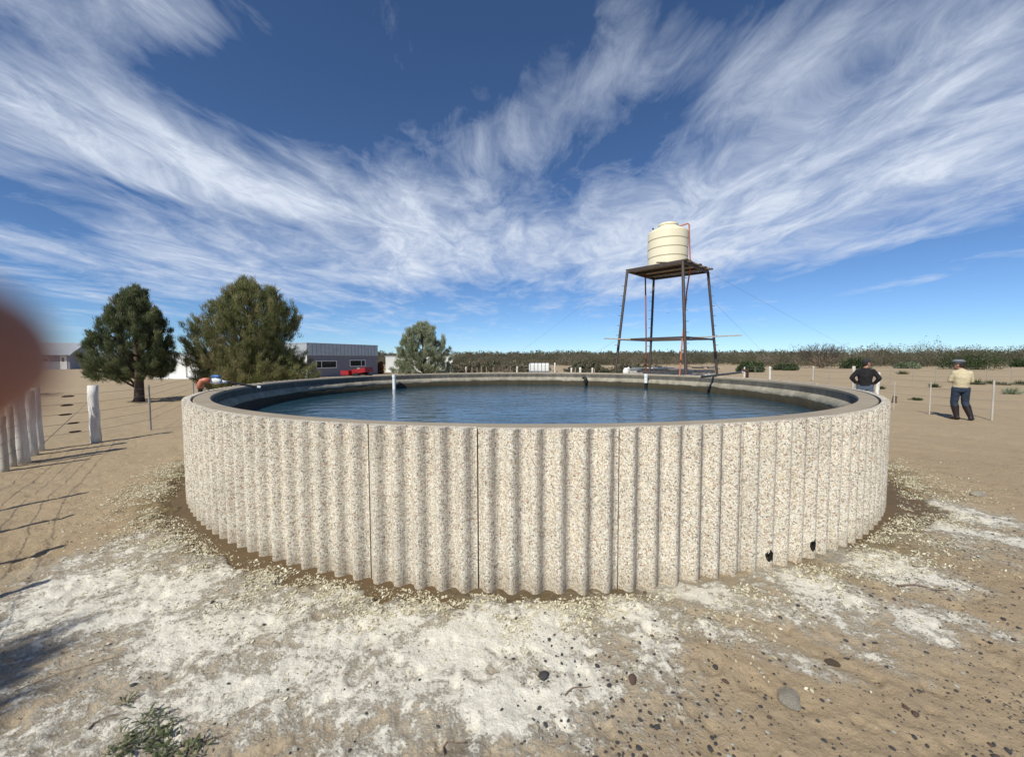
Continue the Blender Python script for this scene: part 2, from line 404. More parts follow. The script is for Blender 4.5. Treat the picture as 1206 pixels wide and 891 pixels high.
SALT = [(350,775,290,85,.50),(140,695,120,55,.45),(570,790,170,75,.60),(240,720,140,50,.5),(960,715,90,30,.3),(800,725,90,24,.3),(1090,625,80,30,.25),(100,690,60,34,.75),(180,640,50,26,.45),(170,700,90,45,.7),(270,740,110,34,.75),(330,790,120,40,.7),(430,740,90,26,.75),(470,800,120,40,.72),(560,760,110,40,.95),
 (640,740,70,34,.85),(600,830,90,44,.85),(680,800,50,30,.7),(730,720,60,22,.7),(760,755,36,12,.65),(700,700,40,10,.8),(820,700,80,12,.7),(770,775,30,14,.5),
 (870,705,60,14,.5),(960,690,50,16,.8),(1000,705,34,18,.75),(1040,665,46,20,.95),(930,720,30,12,.5),(1060,590,60,12,.9),(1120,605,40,8,.7),(1180,634,50,9,.8),(1060,720,30,12,.6),
 (1080,740,40,14,.4),(1000,760,60,12,.25),(960,790,24,8,.35),(890,760,80,14,.25),(500,860,150,34,.5),(330,840,110,30,.4),(840,740,60,14,.4),(90,660,50,14,.4),(1150,735,60,14,.35),
 (60,730,50,20,.45),(140,760,60,24,.45), (400,700,60,10,.5),(250,690,60,14,.5)]
DARKP = [(515,770,24,12,.8),(420,770,50,18,.55),(430,880,40,16,.6),(550,880,36,16,.7),(555,735,36,8,.5),(265,712,24,8,.5),(640,830,20,12,.4),(160,690,30,8,.6),(90,800,60,20,.5),(200,850,80,26,.3),(880,690,20,8,.5)]
def blobs(x, y, lst):
    t = np.zeros_like(x)
    for px, py, hw, hh, wt in lst:
        c = at(px, py); e = at(px + hw, py); f1 = at(px, py + hh)
        rx = abs(e.x - c.x); ry = abs(f1.y - c.y)
        # axes: across and along the line of sight
        u = Vector((c.x, c.y)).normalized(); dx, dy = x - c.x, y - c.y
        al = dx*u.x + dy*u.y; ac = -dx*u.y + dy*u.x
        t = np.maximum(t, wt * np.exp(-((al/ry)**2 + (ac/rx)**2) * .7))
    return t
def build_ground():
    rr = [0.0, .35, .7, 1.0, 1.25]
    while rr[-1] < 16: rr.append(rr[-1] * 1.0068)
    while rr[-1] < 45: rr.append(rr[-1] * 1.015)
    while rr[-1] < 4500: rr.append(rr[-1] * 1.05)
    rr = np.array(rr)
    front = np.radians(np.linspace(-60, 60, 620)); back = np.radians(np.linspace(60, 300, 90))[1:-1]
    th = np.concatenate([front, back]); n = len(th); R, T = np.meshgrid(rr[1:], th, indexing='ij')
    x, y = (R*np.sin(T)).ravel(), (R*np.cos(T)).ravel(); z = gh(x, y)
    V = np.vstack([[0, 0, float(gh(0., 0.))], np.c_[x, y, z]])
    m = len(rr) - 1; i = np.arange(m-1)[:, None]*n; j = np.arange(n)[None, :]; j2 = (j+1) % n
    Q = np.stack([1+i+j, 1+i+n+j, 1+i+n+j2, 1+i+j2], -1).reshape(-1, 4)
    Q = np.vstack([Q, [[0, 1+a, 1+(a+1) % n, 0] for a in range(0)] or np.zeros((0, 4), int)])
    o = mesh_np('ground', V, Q, ground_mat(), smooth=True)
    me = o.data
    salt = blobs(x, y, SALT); dark = blobs(x, y, DARKP)
    wet = trench(x, y)
    r = np.hypot(x - TC.x, y - TC.y); damp = np.clip(1 - (r - RO)/.80, 0, 1)*(1 - .6*np.exp(-((np.arctan2(x-TC.x, TC.y-y)-.28)/.2)**2))
    a = me.color_attributes.new('masks', 'FLOAT_COLOR', 'POINT')
    arr = np.zeros((len(V), 4)); arr[1:, 0] = salt; arr[1:, 1] = np.maximum(wet, 0); arr[1:, 2] = np.maximum(dark, 0); arr[1:, 3] = damp
    a.data.foreach_set('color', arr.ravel())
    return tag(o, 'pale brown desert sand with white salt crust around the round tank', kind='structure')
def ground_mat():
    m = bpy.data.materials.new('desert_ground'); m.use_nodes = True; nt = m.node_tree; h = G(nt)
    b = nt.nodes['Principled BSDF']; b.inputs['Specular IOR Level'].default_value = .15
    tc = h.n('ShaderNodeTexCoord'); v = tc.outputs['Object']
    a = h.n('ShaderNodeAttribute'); a.attribute_name = 'masks'
    s = h.n('ShaderNodeSeparateColor'); h.put(s.inputs[0], a.outputs['Color'])
    salt, wet, dark, damp = s.outputs[0], s.outputs[1], s.outputs[2], a.outputs['Alpha']
    n1 = h.noise(v, .25, 6, .6); n2 = h.noise(v, 2.6, 8, .62); n3 = h.noise(v, 14, 8, .68); n4 = h.noise(v, 70, 5, .7); n5 = h.noise(v, 260, 3, .7)
    sand = h.mix(h.mp(n1, .35, .65), (.415, .318, .208), (.362, .276, .178))
    sand = h.mix(h.mp(n2, .45, .72, 0, .5), sand, (.290, .227, .158))
    sand = h.mix(h.mp(n3, .52, .74, 0, .55), sand, (.40, .31, .22))
    sand = h.mix(h.mp(n4, .55, .75, 0, .30), sand, (.22, .165, .115))
    sand = h.mix(h.mp(n5, .56, .74, 0, .35), sand, (.46, .38, .28))
    sp_ = h.vor(v, 60, 'F1', 'Color'); ss = h.n('ShaderNodeSeparateColor'); h.put(ss.inputs[0], sp_)
    d60 = h.vor(v, 60)
    grit = h.m('MULTIPLY', h.mp(ss.outputs[0], .955, .96), h.mp(d60, .25, .32, 1, 0))
    sand = h.mix(h.m('MULTIPLY', grit, .8), sand, (.09, .08, .08))
    grit2 = h.m('MULTIPLY', h.mp(ss.outputs[1], .95, .955), h.mp(d60, .2, .28, 1, 0))
    sand = h.mix(h.m('MULTIPLY', grit2, .7), sand, (.60, .54, .42))
    # dark blotches
    fd = h.mp(h.m('ADD', dark, h.m('MULTIPLY', h.m('SUBTRACT', n3, .5), 1.5)), .28, .55, 0, .75)
    sand = h.mix(fd, sand, (.15, .115, .085))
    dm = h.mp(h.m('ADD', damp, h.m('MULTIPLY', h.m('SUBTRACT', n2, .5), 1.3)), .15, .75, 0, .85)
    sand = h.mix(dm, sand, (.225, .170, .095))
    dm2 = h.mp(h.m('ADD', damp, h.m('MULTIPLY', h.m('SUBTRACT', n3, .5), 1.6)), .45, .75, 0, .8)
    sand = h.mix(dm2, sand, (.155, .118, .062))
    haz = h.m('MULTIPLY', h.mp(salt, .05, .5), h.mp(h.m('ADD', h.m('MULTIPLY', n4, .6), h.m('MULTIPLY', n5, .5)), .47, .60, .12, .75))
    sand = h.mix(haz, sand, (.62, .58, .50))
    # salt crust
    t = h.m('ADD', salt, h.m('ADD', h.m('MULTIPLY', h.m('SUBTRACT', n2, .5), 1.9), h.m('MULTIPLY', h.m('SUBTRACT', n3, .5), 2.1)))
    t = h.m('ADD', t, h.m('MULTIPLY', h.m('SUBTRACT', n4, .5), 1.5))
    fs = h.mp(t, .16, .48, 0, .92); fs = h.m('MULTIPLY', fs, h.mp(salt, .04, .22)); fs = h.m('MULTIPLY', fs, h.mp(wet, 0, .8, 1, .1))
    c = h.mix(fs, sand, h.mix(h.mp(n4, .4, .6), (.82, .785, .70), (.68, .635, .55)))
    fw = h.mp(h.m('ADD', wet, h.m('MULTIPLY', h.m('SUBTRACT', n3, .5), 1.4)), .3, .6)
    c = h.mix(h.m('MULTIPLY', fw, .9), c, (.135, .098, .055))
    h.put(b.inputs['Base Color'], c)
    h.put(b.inputs['Roughness'], h.mp(fw, 0, 1, .95, .6))
    hg = h.m('ADD', h.m('MULTIPLY', n3, .9), h.m('ADD', h.m('MULTIPLY', n4, .35), h.m('MULTIPLY', fs, .40)))
    hg = h.m('ADD', hg, h.m('MULTIPLY', n5, .12))
    bp = h.n('ShaderNodeBump', i_Strength=.8, i_Distance=.035); h.put(bp.inputs['Height'], hg); h.put(b.inputs['Normal'], bp)
    return m
ground = build_ground()
def gz(x, y): return float(gh(np.array([x]), np.array([y]))[0])

# muddy puddle in the channel
mud = mat('muddy_water', (.135, .092, .050), .6, .25, 5, .12, 30, spec=.15, color2=(.11, .076, .042))
mb = MB(); n = 200
for k in range(n+1):
    a = -1.9 + 3.8*k/n
    for r in (5.7, 7.0): mb.v.append(Vector((TC.x + r*math.sin(a), TC.y - r*math.cos(a), -.042)))
mb.f = [(2*k, 2*k+1, 2*k+3, 2*k+2) for k in range(n)]
tag(mb.build('puddle_water', mud), 'muddy brown puddle in the channel at the tank foot', kind='structure')

# ------------------------------------------------------------------ the round tank
tank = thing('round_water_tank', 'large round open water tank of ribbed pebble-faced concrete panels', 'water tank', TC)
NR = 203; DR = 2*PI/NR                       # ribs round the tank
def tank_angle(px):                          # tank angle (0 towards camera) of the near outer wall seen at px
    best = None
    for k in range(-1200, 1201):
        a = k/1000; p = Vector((TC.x + RO*math.sin(a), TC.y - RO*math.cos(a)))
        e = abs(p.x/p.y - (px-603)/F)
        if best is None or e < best[0]: best = (e, a)
    return best[1]
A0 = tank_angle(560)
snap = lambda a: A0 + (round((a - A0)/DR - .40) + .40)*DR
holes = [(snap(tank_angle(924)), .105, .030, .046), (snap(tank_angle(973)), .10, .031, .052)]
def panel(k, a0, NC, gl_, gr_):
    DA = NC*DR; a1 = a0 + DA; n = NC*12; vs = []; fs = []
    top = HT + random.uniform(.001, .014); dr = random.uniform(-.006, .006)
    has = any(a0 < h[0] < a1 for h in holes); nv = 120 if has else 4
    if has: n = NC*30
    cols = []
    for i in range(n+1):
        u = i/n; a = a0 + gl_/RO + (DA - (gl_+gr_)/RO)*u
        ph = (u*NC) % 1.0
        c = math.cos(2*PI*(ph - .43)); prof = (abs(c)**.8)*(1 if c > 0 else -1)
        r = RO - .034 + .034*prof + dr
        cols.append((a, r))
        for j in range(nv+1):
            z = -.12 + (top + .12)*j/nv
            vs.append((r*math.sin(a), -r*math.cos(a), z))
    for i in range(n):
        for j in range(nv):
            am = (cols[i][0] + cols[i+1][0])/2; z = -.12 + (top + .12)*(j+.5)/nv
            skip = False
            for ha, hz, hw, hh in holes:
                dx, dz = (am-ha)*RO/hw, (z-hz)/hh
                if dx*dx + dz*dz + .35*math.sin(5*math.atan2(dz, dx)+ha*9) < 1: skip = True
            if not skip: b = i*(nv+1)+j; fs.append((b, b+nv+1, b+nv+2, b+1))
    # top cap and back
    b0 = len(vs); RB = RO - .085
    for a, r in cols: vs += [(r*math.sin(a), -r*math.cos(a), top), ((RB)*math.sin(a), -(RB)*math.cos(a), top), ((RB)*math.sin(a), -(RB)*math.cos(a), top-.12)]
    for i in range(n):
        b = b0 + 3*i; fs += [(b, b+3, b+4, b+1), (b+1, b+4, b+5, b+2)]
    # side faces
    for i in (0, n):
        a, r = cols[i]; b = len(vs)
        vs += [(r*math.sin(a), -r*math.cos(a), -.12), (r*math.sin(a), -r*math.cos(a), top), (RB*math.sin(a), -RB*math.cos(a), top), (RB*math.sin(a), -RB*math.cos(a), -.12)]
        fs.append((b, b+1, b+2, b+3))
    o = mesh_np('wall_panel', vs, fs, M['agg'], tank, smooth=False)
    if has:
        o['label'] = 'ribbed panel with two ragged dark holes near its foot'
        for ha, hz, hw, hh in holes:          # black pocket behind each hole; its colour supplies the shade inside
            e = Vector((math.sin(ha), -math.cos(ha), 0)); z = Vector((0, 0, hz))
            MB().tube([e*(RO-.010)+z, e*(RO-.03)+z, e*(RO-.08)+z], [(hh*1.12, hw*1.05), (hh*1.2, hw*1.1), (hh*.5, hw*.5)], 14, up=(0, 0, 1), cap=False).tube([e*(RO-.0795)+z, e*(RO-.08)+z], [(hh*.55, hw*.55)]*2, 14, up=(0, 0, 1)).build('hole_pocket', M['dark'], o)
    return o
aa = A0
for k in range(34):
    nc_ = 5 if k == 33 else 6; gl_, gr_ = (.0075 if k == 33 else .0045), (.0075 if k == 32 else .0045)
    panel(k, aa, nc_, gl_, gr_); aa += nc_*DR
S = 240
def ring(prof, name, m, wobble=0, seg=S, smooth=True):
    mb = MB()
    for k in range(seg):
        a = 2*PI*k/seg
        for q, (r, z) in enumerate(prof):
            dr = dz = 0
            if wobble:
                dr = (float(fbm(np.array([a*18.]), np.array([q*3.1]), 3, 21)[0]) - .5)*wobble; dz = (float(fbm(np.array([a*30.]), np.array([q*7.7]), 3, 5)[0]) - .5)*wobble*.9
                if q in (0,): dr = dz = 0
            mb.v.append(Vector(((r+dr)*math.sin(a), -(r+dr)*math.cos(a), z+dz)))
    n = len(prof)
    mb.f = [(k*n+i, ((k+1) % seg)*n+i, ((k+1) % seg)*n+i+1, k*n+i+1) for k in range(seg) for i in range(n-1)]
    return mb.build(name, m, tank, smooth=smooth)
ring([(5.812, -.1), (5.812, HT-.03), (5.79, HT-.03)], 'outer_core', M['dark'])  # near-black ring paints in the shade seen through the panel gaps
cp = ring([(5.79, HT-.10), (5.79, HT-.008), (5.78, HT+.001), (5.61, HT+.001), (5.60, HT-.008), (5.60, HT-.04)], 'coping', M['coping'], smooth=False)
ring([(5.60, HT-.04), (5.602, HT-.11), (5.60, HT-.155)], 'inner_wall', M['inner'], 0)
ring([(5.60, HT-.155), (5.56, HT-.175), (5.515, HT-.215), (5.50, HT-.26), (5.51, HT-.285)], 'ledge', M['ledge'], .05, 480)
ring([(5.515, HT-.265), (5.47, HT-.32), (5.46, HT-.45), (5.47, .3)], 'algae_band', M['algae'], .04, 480)

# water
def water_mat():
    m = bpy.data.materials.new('tank_water'); m.use_nodes = True; nt = m.node_tree; h = G(nt)
    b = nt.nodes['Principled BSDF']; b.inputs['Base Color'].default_value = (.022, .068, .105, 1); b.inputs['Roughness'].default_value = .03
    b.inputs['IOR'].default_value = 1.36; b.inputs['Specular IOR Level'].default_value = .9
    tc = h.n('ShaderNodeTexCoord'); v = tc.outputs['Object']
    n1 = h.noise(h.vm('MULTIPLY', v, (1, 1.7, 1)), 2.4, 3, .5, .4); n2 = h.noise(h.vm('MULTIPLY', v, (1, 2.2, 1)), 9, 3, .55, .3)
    n3 = h.noise(v, .8, 2)
    hg = h.m('ADD', h.m('MULTIPLY', n1, 1.0), h.m('MULTIPLY', n2, h.mp(n3, .35, .65, .08, .30)))
    bp = h.n('ShaderNodeBump', i_Strength=1.0, i_Distance=.026); h.put(bp.inputs['Height'], hg); h.put(b.inputs['Normal'], bp)
    return m
mb = MB()
for k in range(96): a = 2*PI*k/96; mb.v.append(Vector((TC.x+5.50*math.sin(a), TC.y-5.50*math.cos(a), .785)))
mb.f = [tuple(range(96))]
tag(mb.build('tank_water', water_mat()), 'dark rippled water filling the round tank', kind='structure')

# fittings on and in the tank
def pvc_pipe(px, ytop, D, zb, label, grp='white pipes standing in the water'):
    p = atd(px, ytop, D)
    o = thing('standpipe', label, 'pipe', (p.x, p.y, .60), 0, grp)
    MB().tube([(0, 0, zb-.60), (0, 0, p.z-.60)], .052, 16).build('pipe', M['whitepvc'], o, smooth=False, bevel=.004)
    MB().tube([(0, 0, 0), (0, 0, zb-.602)], .045, 12).build('pipe_foot', M['black'], o)
    MB().tube([(0, 0, p.z-.60-.09), (0, 0, p.z-.60+.004)], .060, 16).build('collar', M['whitepvc'], o)
    return o
pvc_pipe(464, 441.0, 12.35, .70, 'white plastic pipe standing in the water in front of the silvery tree')
pvc_pipe(760.8, 440.2, 12.42, .95, 'white plastic pipe standing in the water below the tower')
a, b = atd(826.5, 445.5, 10.0), atd(873, 440.3, 13.0); a.z = b.z = HT + .04
o = thing('overhanging_pipe', 'black pipe laid across the rim right of the tower with a slanting strut', 'pipe', (a+b)/2)
mid = (a+b)/2
MB().tube([a-mid, b-mid], .032, 10).build('pipe', M['blackpipe'], o)
s0, s1 = atd(843.5, 444.6, 10.85), atd(834, 460, 10.6)
MB().tube([s0-mid, s1-mid], .024, 8).build('strut', M['blackpipe'], o)
MB().tube([b-mid, b-mid+(b-a).normalized()*.16], .036, 10).build('end_cap', M['whitepvc'], o)
c0 = atd(880.5, 438.5, 13.35)
o = tag(MB().tube([(c0.x-.2, c0.y, 1.32), (c0.x, c0.y, 1.30), (c0.x+.02, c0.y+.05, 1.15), (c0.x+.03, c0.y+.07, -.05)], .045, 10).build('rusty_standpipe', M['rustmetal'], smooth=True), 'short rust brown bent pipe standing just outside the rim', 'pipe')
hb = atd(688, 445, 13.7)
mb = MB().tube([(hb.x-.06, hb.y, hb.z-.02), (hb.x, hb.y-.03, hb.z+.03), (hb.x+.05, hb.y-.05, hb.z-.02), (hb.x+.04, hb.y-.06, hb.z-.14), (hb.x+.06, hb.y-.06, hb.z-.28)], [.03, .05, .06, .05, .03], 10)
tag(mb.build('black_hose', M['black'], smooth=True), 'short black hose end hanging on the far inner wall of the tank', 'hose')
# inlet valve on the left rim
r0 = atd(236.3, 463, 6.42); vz = atd(238, 448, 6.42).z
o = thing('inlet_valve', 'orange elbow, white valve with blue handle and black pipe over the left rim', 'valve', (r0.x, r0.y, 0))
e1 = Vector((0, 0, vz)); tip = atd(303, 455.3, 6.75) - Vector((r0.x, r0.y, 0))
j = lambda px, py, D: atd(px, py, D) - Vector((r0.x, r0.y, 0))
MB().tube([(0, 0, 0), (0, 0, vz-.10)], .034, 14).build('riser', M['blackpipe'], o)
MB().tube([(0, 0, vz-.13), (0, 0, vz-.05), (.02, .01, vz-.01), (.06, .02, vz+.005), (.14, .03, vz)], [.046, .045, .045, .043, .043], 14).build('elbow', M['orangepipe'], o, smooth=True)
p1, p2, p3, p4 = j(241.5, 448, 6.45), j(246.5, 448.2, 6.48), j(261, 449, 6.55), j(268, 450, 6.6)
MB().tube([p1, p2], .040, 14).build('coupling', M['redpipe'], o)
MB().tube([p2, p2.lerp(p3, .3), p2.lerp(p3, .5), p2.lerp(p3, .8), p3], [.041, .044, .056, .044, .041], 14).build('valve_body', M['whitepvc'], o, smooth=True)
q = p2.lerp(p3, .55)
hd = MB().tube([q+Vector((0, 0, .03)), q+Vector((0, 0, .07))], .018, 10).tube([q+Vector((-.075, 0, .085)), q+Vector((-.045, 0, .08)), q+Vector((.05, .0, .08)), q+Vector((.075, 0, .07))], [.016, .024, .024, .013], 10).build('handle', M['bluepl'], o, smooth=True)
MB().tube([p3, p3.lerp(p4, .5), p4], [.030, .026, .022], 10).build('reducer', M['whitepvc'], o, smooth=True)
MB().tube([p4, tip], .018, 8).build('outlet_pipe', M['blackpipe'], o)
MB().tube([tip, tip+(tip-p4).normalized()*.05], .021, 8).build('nozzle', M['whitepvc'], o)

# ------------------------------------------------------------------ tower and cistern
ZP = 6.0
def corner(px, py): return at(px, py, ZP - .10)
cn, clf, crt, cf = at(804, 308, ZP-.12), at(738.8, 319.5, ZP-.12), at(833.8, 320, ZP-.12), at(770, 328.5, ZP-.12)
tcx = (cn + clf + crt + cf)/4; base0 = Vector((tcx.x, tcx.y, 0))
tower = thing('tower_stand', 'tall dark steel stand with splayed legs and slatted platform behind the tank', 'tower', base0)
L = lambda p: p - base0
feet = [at(808.8, 470.5), at(721.4, 464.5), at(846.8, 463.5), at(764, 461)]
tops = [cn, clf, crt, cf]
for i, (t, f) in enumerate(zip(tops, feet)):
    lg = MB().tube([L(f) - Vector((0, 0, .1)), L(t)], .062 if i else .07, 8).build('leg', M['darkmetal'], tower)
    sgn = -1 if i == 1 else 1
    for k in range(3, 12):
        p = L(f).lerp(L(t), k/12.5); MB().tube([p, p + Vector((.18*(sgn if i != 3 else -1), 0, .0))], .011, 5).build('step_peg', M['darkmetal'], lg)
ux = (crt - cn).normalized(); uy = (clf - cn).normalized()
def beam(a, b, w=.09, h=.12, name='beam', m=None, par=tower):
    d = b - a; x = d.normalized(); z = Vector((0, 0, 1)); y = z.cross(x).normalized(); z = x.cross(y)
    R = Matrix((x, y, z)).transposed()
    return MB().box((a+b)/2, (d.length, w, h), R).build(name, m or M['darkmetal'], par)
for a, b in ((cn, clf), (cn, crt), (clf, cf), (crt, cf)):
    beam(L(a), L(b), .08, .11)
for t in (.33, .66): beam(L(cn.lerp(crt, t)), L(clf.lerp(cf, t)), .08, .10)
# deck: slats run from the near-right edge towards the left
Wd = (crt - cn).length; Ld = (clf - cn).length; nsl = 13
for k in range(nsl):
    t = (k + .5)/nsl; a = cn.lerp(crt, t); b = clf.lerp(cf, t); d = (b - a).normalized(); e1_ = random.uniform(.10, .26); e2_ = random.uniform(.02, .14)
    a2 = a - d*e1_; b2 = b + d*e2_; up = Vector((0, 0, .085 + random.uniform(-.006, .006)))
    if k in (2, 9): b2 = a2.lerp(b2, .86)
    beam(L(a2)+up, L(b2)+up, Wd/nsl*random.uniform(.70, .93), .05, 'slat', M['plank'] if k % 3 else M['darkplank'])
# mid-height bracing
tt = .445
mids = [L(f).lerp(L(t), tt) for t, f in zip(tops, feet)]
for i, k in ((0, 1), (0, 2), (1, 3), (2, 3)): beam(mids[i]+Vector((0, 0, .012*i)), mids[k]+Vector((0, 0, .012*i)), .06, .08, 'brace')
pl_a, pl_b = L(atd(712, 398.4, 18.3)), L(atd(872, 394.8, 18.3))
pm1, pm2 = L(atd(742, 399.5, 18.3)), L(atd(812, 397.5, 18.0))
beam(pl_a, pm1, .20, .045, 'plank', M['palewood']); beam(pm2, pl_b, .24, .055, 'plank', M['palewood'])
beam(pm1+Vector((0, 0, -.03)), pm2+Vector((0, 0, -.05)), .16, .04, 'plank', M['darkplank'])
def guy(a, b): MB().tube([L(a), L(a).lerp(L(b), .5) - Vector((0, 0, .08)), L(b)], .0045, 5).build('guy_wire', M['wire'], tower)
guy(clf, at(575, 441, 0)); guy(crt, at(1060, 441, 0)); guy(tops[2].lerp(feet[2], .22), at(928, 442, 0)); guy(tops[1].lerp(feet[1], .55), at(640, 447, 0)); guy(tops[2].lerp(feet[2], .8), at(882, 452, 0))
# cistern
cc = atd(786, 309, 18.75); cc.z = ZP
CR = .895; cist = thing('cistern', 'cream plastic ribbed cistern standing on top of the tower platform', 'cistern', (cc.x, cc.y, ZP + .0))
prof = [(0, .0), (CR-.03, .0), (CR, .03)]
Hb = 1.62
for z0 in (.40, .80, 1.20): prof += [(CR, z0-.03), (CR-.022, z0-.012), (CR-.022, z0+.012), (CR, z0+.03)]
prof += [(CR, Hb-.05), (CR-.02, Hb), (CR-.10, Hb+.05), (.46, Hb+.24), (.40, Hb+.30), (.40, Hb+.34)]
MB().lathe(prof, seg=64).build('body', M['cream'], cist, smooth=False)
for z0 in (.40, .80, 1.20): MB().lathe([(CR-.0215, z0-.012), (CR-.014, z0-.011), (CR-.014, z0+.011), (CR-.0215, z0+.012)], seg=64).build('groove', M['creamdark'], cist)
MB().lathe([(.435, Hb+.30), (.44, Hb+.36), (.40, Hb+.40), (0, Hb+.42)], seg=48).build('lid', M['cream'], cist)
MB().tube([(-.72, -.1, Hb+.12), (-.76, -.1, Hb+.19)], .035, 8).build('fitting', M['black'], cist)
MB().tube([(.36, -.15, Hb+.25), (.47, -.18, Hb+.24)], .06, 10).build('inlet_fitting', M['rustmetal'], cist)
for k in (-.62, -.15):
    MB().box((k, -CR+.02, -.022+.06), (.42, .10, .035)).build('support_block', M['darkplank'], cist)
# pipes
c3 = Vector((cc.x, cc.y, ZP))
pz = [c3+Vector((.45, -.18, Hb+.25)), c3+Vector((.62, -.20, Hb+.30)), c3+Vector((.84, -.22, Hb+.36)), c3+Vector((.90, -.22, Hb+.30)), c3+Vector((.93, -.22, 1.1)), c3+Vector((1.03, -.15, .0)), atd(808.5, 345, 18.1), atd(808.0, 355, 18.0), atd(803.5, 400, 17.8), atd(800.5, 440, 17.7), atd(799.8, 460, 17.7)]
pz[-1].z = 0
tag(MB().tube(pz, .032, 10).build('filling_pipe', M['orangepipe'], smooth=True), 'orange red pipe running from the cistern top down to the ground', 'pipe')
pa, pb = atd(760, 322, 19.4), atd(761, 455, 19.0); pb.z = 0
tag(MB().tube([pa, pa.lerp(pb, .5)+Vector((.02, 0, 0)), pb], .036, 10).build('outlet_pipe', M['redpipe'], smooth=True), 'dull red pipe dropping straight from the left of the platform', 'pipe')

# ------------------------------------------------------------------ buildings
def wallbox(mb, p, q, z0, z1, th=.15):
    d = (q - p).normalized(); n_ = Vector((d.y, -d.x, 0))
    mb.prism([(v.x, v.y) for v in (p, q, q - n_*th, p - n_*th)], z0, z1)
    return d, n_
# flat-roofed grey building
g0, g1 = Vector((-18.75, 35.8, 0)), Vector((-15.0, 43.6, 0))
gd = (g1 - g0).normalized(); gn = Vector((gd.y, -gd.x, 0))
gl = g0 - gn*9.0; gr = g1 - gn*9.0
gb = thing('flat_roofed_building', 'low grey building with zinc upper band and strip windows beyond the tank', 'building', g0)
K = lambda p: p - g0
tree_ = MB()
MB().prism([(K(v).x, K(v).y) for v in (g0, g1, gr, gl)], -.1, 2.05).build('wall', M['greywall'], gb)
q = [K(v) for v in (g0 - gd*.04 + gn*.04, g1 + gd*.04 + gn*.04, gr + gd*.04 - gn*.04, gl - gd*.04 - gn*.04)]
bmz = MB().prism([(v.x, v.y) for v in q], 2.053, 3.16)
bmz.build('zinc_band', M['zinc'], gb)
mb = MB(); LL = (g1-g0).length
for k in range(int(LL/.45)):
    p = K(g0 + gd*(k*.45+.1) + gn*.055); mb.prism([(v.x, v.y) for v in (p, p+gd*.05, p+gd*.05+gn*.02, p+gn*.02)], 2.08, 3.12)
mb.build('sheet_rib', M['zinc'], gb)
MB().prism([(v.x*1.0, v.y) for v in [K(v) for v in (g0 - gd*.08 + gn*.08, g1 + gd*.08 + gn*.08, gr + gd*.08, gl - gd*.08)]], 3.165, 3.22).build('roof_edge', M['zinc'], gb)
MB().prism([(K(v).x, K(v).y) for v in (g0 - gd*.004, g0 - gd*.03, gl - gd*.03, gl - gd*.004)], 0, 2.05).build('end_wall', M['white'], gb)
def px_on(p0, d, px):                        # distance along p0 + d*t whose ray hits px
    kx = (px-603)/F; return (kx*p0.y - p0.x)/(d.x - kx*d.y)
for xa, xb, za, zb in ((372, 396.5, .83, 1.57), (411.8, 430.3, .92, 1.62)):
    ta, tb = px_on(g0, gd, xa), px_on(g0, gd, xb)
    a, b = K(g0+gd*ta), K(g0+gd*tb); o1, o2 = gn*.06, gn*.004
    mb = MB()
    for (s, e, z0_, z1_) in ((a, b, za, za+.07), (a, b, zb-.07, zb), (a, a+gd*.07, za+.07, zb-.07), (b-gd*.07, b, za+.07, zb-.07)):
        mb.prism([(v.x, v.y) for v in (s+o2, e+o2, e+o1, s+o1)], z0_, z1_)
    wf = mb.build('window', M['white'], gb)
    MB().prism([(v.x, v.y) for v in (a+gd*.07+gn*.006, b-gd*.07+gn*.006, b-gd*.07+gn*.018, a+gd*.07+gn*.018)], za+.07, zb-.07).build('pane', M['glass'], wf)
    c_ = a.lerp(b, .72 if xa > 400 else .25)
    MB().prism([(v.x, v.y) for v in (c_+gn*.02, c_+gd*.06+gn*.02, c_+gd*.06+gn*.045, c_+gn*.045)], za+.07, zb-.07).build('mullion', M['white'], wf)
# gabled house far left
h0 = at(82.5, 434.6); hd_ = Vector((-.37, .93, 0)).normalized(); hf = Vector((-.93, -.37, 0)).normalized()
hs = thing('gabled_house', 'distant low house with zinc gable roof and white door on the left', 'house', h0)
Hn = Vector((hf.y, -hf.x, 0)); Hn = Hn if Hn.y < 0 else -Hn
W2, LEN, EA, RG = 4.0, 22.0, 2.75, 4.75
p = lambda s, t, z=0: (hf*s + hd_*t) + Vector((0, 0, z))
mb = MB(); v = [p(0, 0, -.2), p(LEN, 0, -.2), p(LEN, 2*W2, -.2), p(0, 2*W2, -.2), p(0, 0, EA), p(LEN, 0, EA), p(LEN, 2*W2, EA), p(0, 2*W2, EA), p(0, W2, RG-.1), p(LEN, W2, RG-.1)]
mb.add(v, [(0,1,5,4), (1,2,6,9,5), (2,3,7,6), (3,0,4,8,7)]); mb.build('wall', M['bluewall'], hs)
mb = MB(); ov = .35
for sgn_, t0, t1 in ((1, -.7, W2), (1, 2*W2+.7, W2)):
    ez = EA - .25
    vs = [p(-ov, t0, ez), p(LEN+ov, t0, ez), p(LEN+ov, t1, RG), p(-ov, t1, RG)]
    mb.add(vs + [x_ + Vector((0, 0, .08)) for x_ in vs], [(0,1,2,3), (4,5,6,7), (0,1,5,4), (1,2,6,5), (2,3,7,6), (3,0,4,7)])
mb.build('roof', M['zinc'], hs)
mb = MB()
for t0 in (-.75, 2*W2+.75):
    vs = [p(-ov-.06, t0, EA-.32), p(-ov-.06, W2, RG-.02), p(-ov-.06, W2, RG+.14), p(-ov-.06, t0, EA-.14)]
    mb.add(vs + [x_ + hf*.05 for x_ in vs], [(0,1,2,3), (4,5,6,7), (0,1,5,4), (1,2,6,5), (2,3,7,6), (3,0,4,7)])
mb.build('barge_board', M['white'], hs)
fo = -hd_*.05
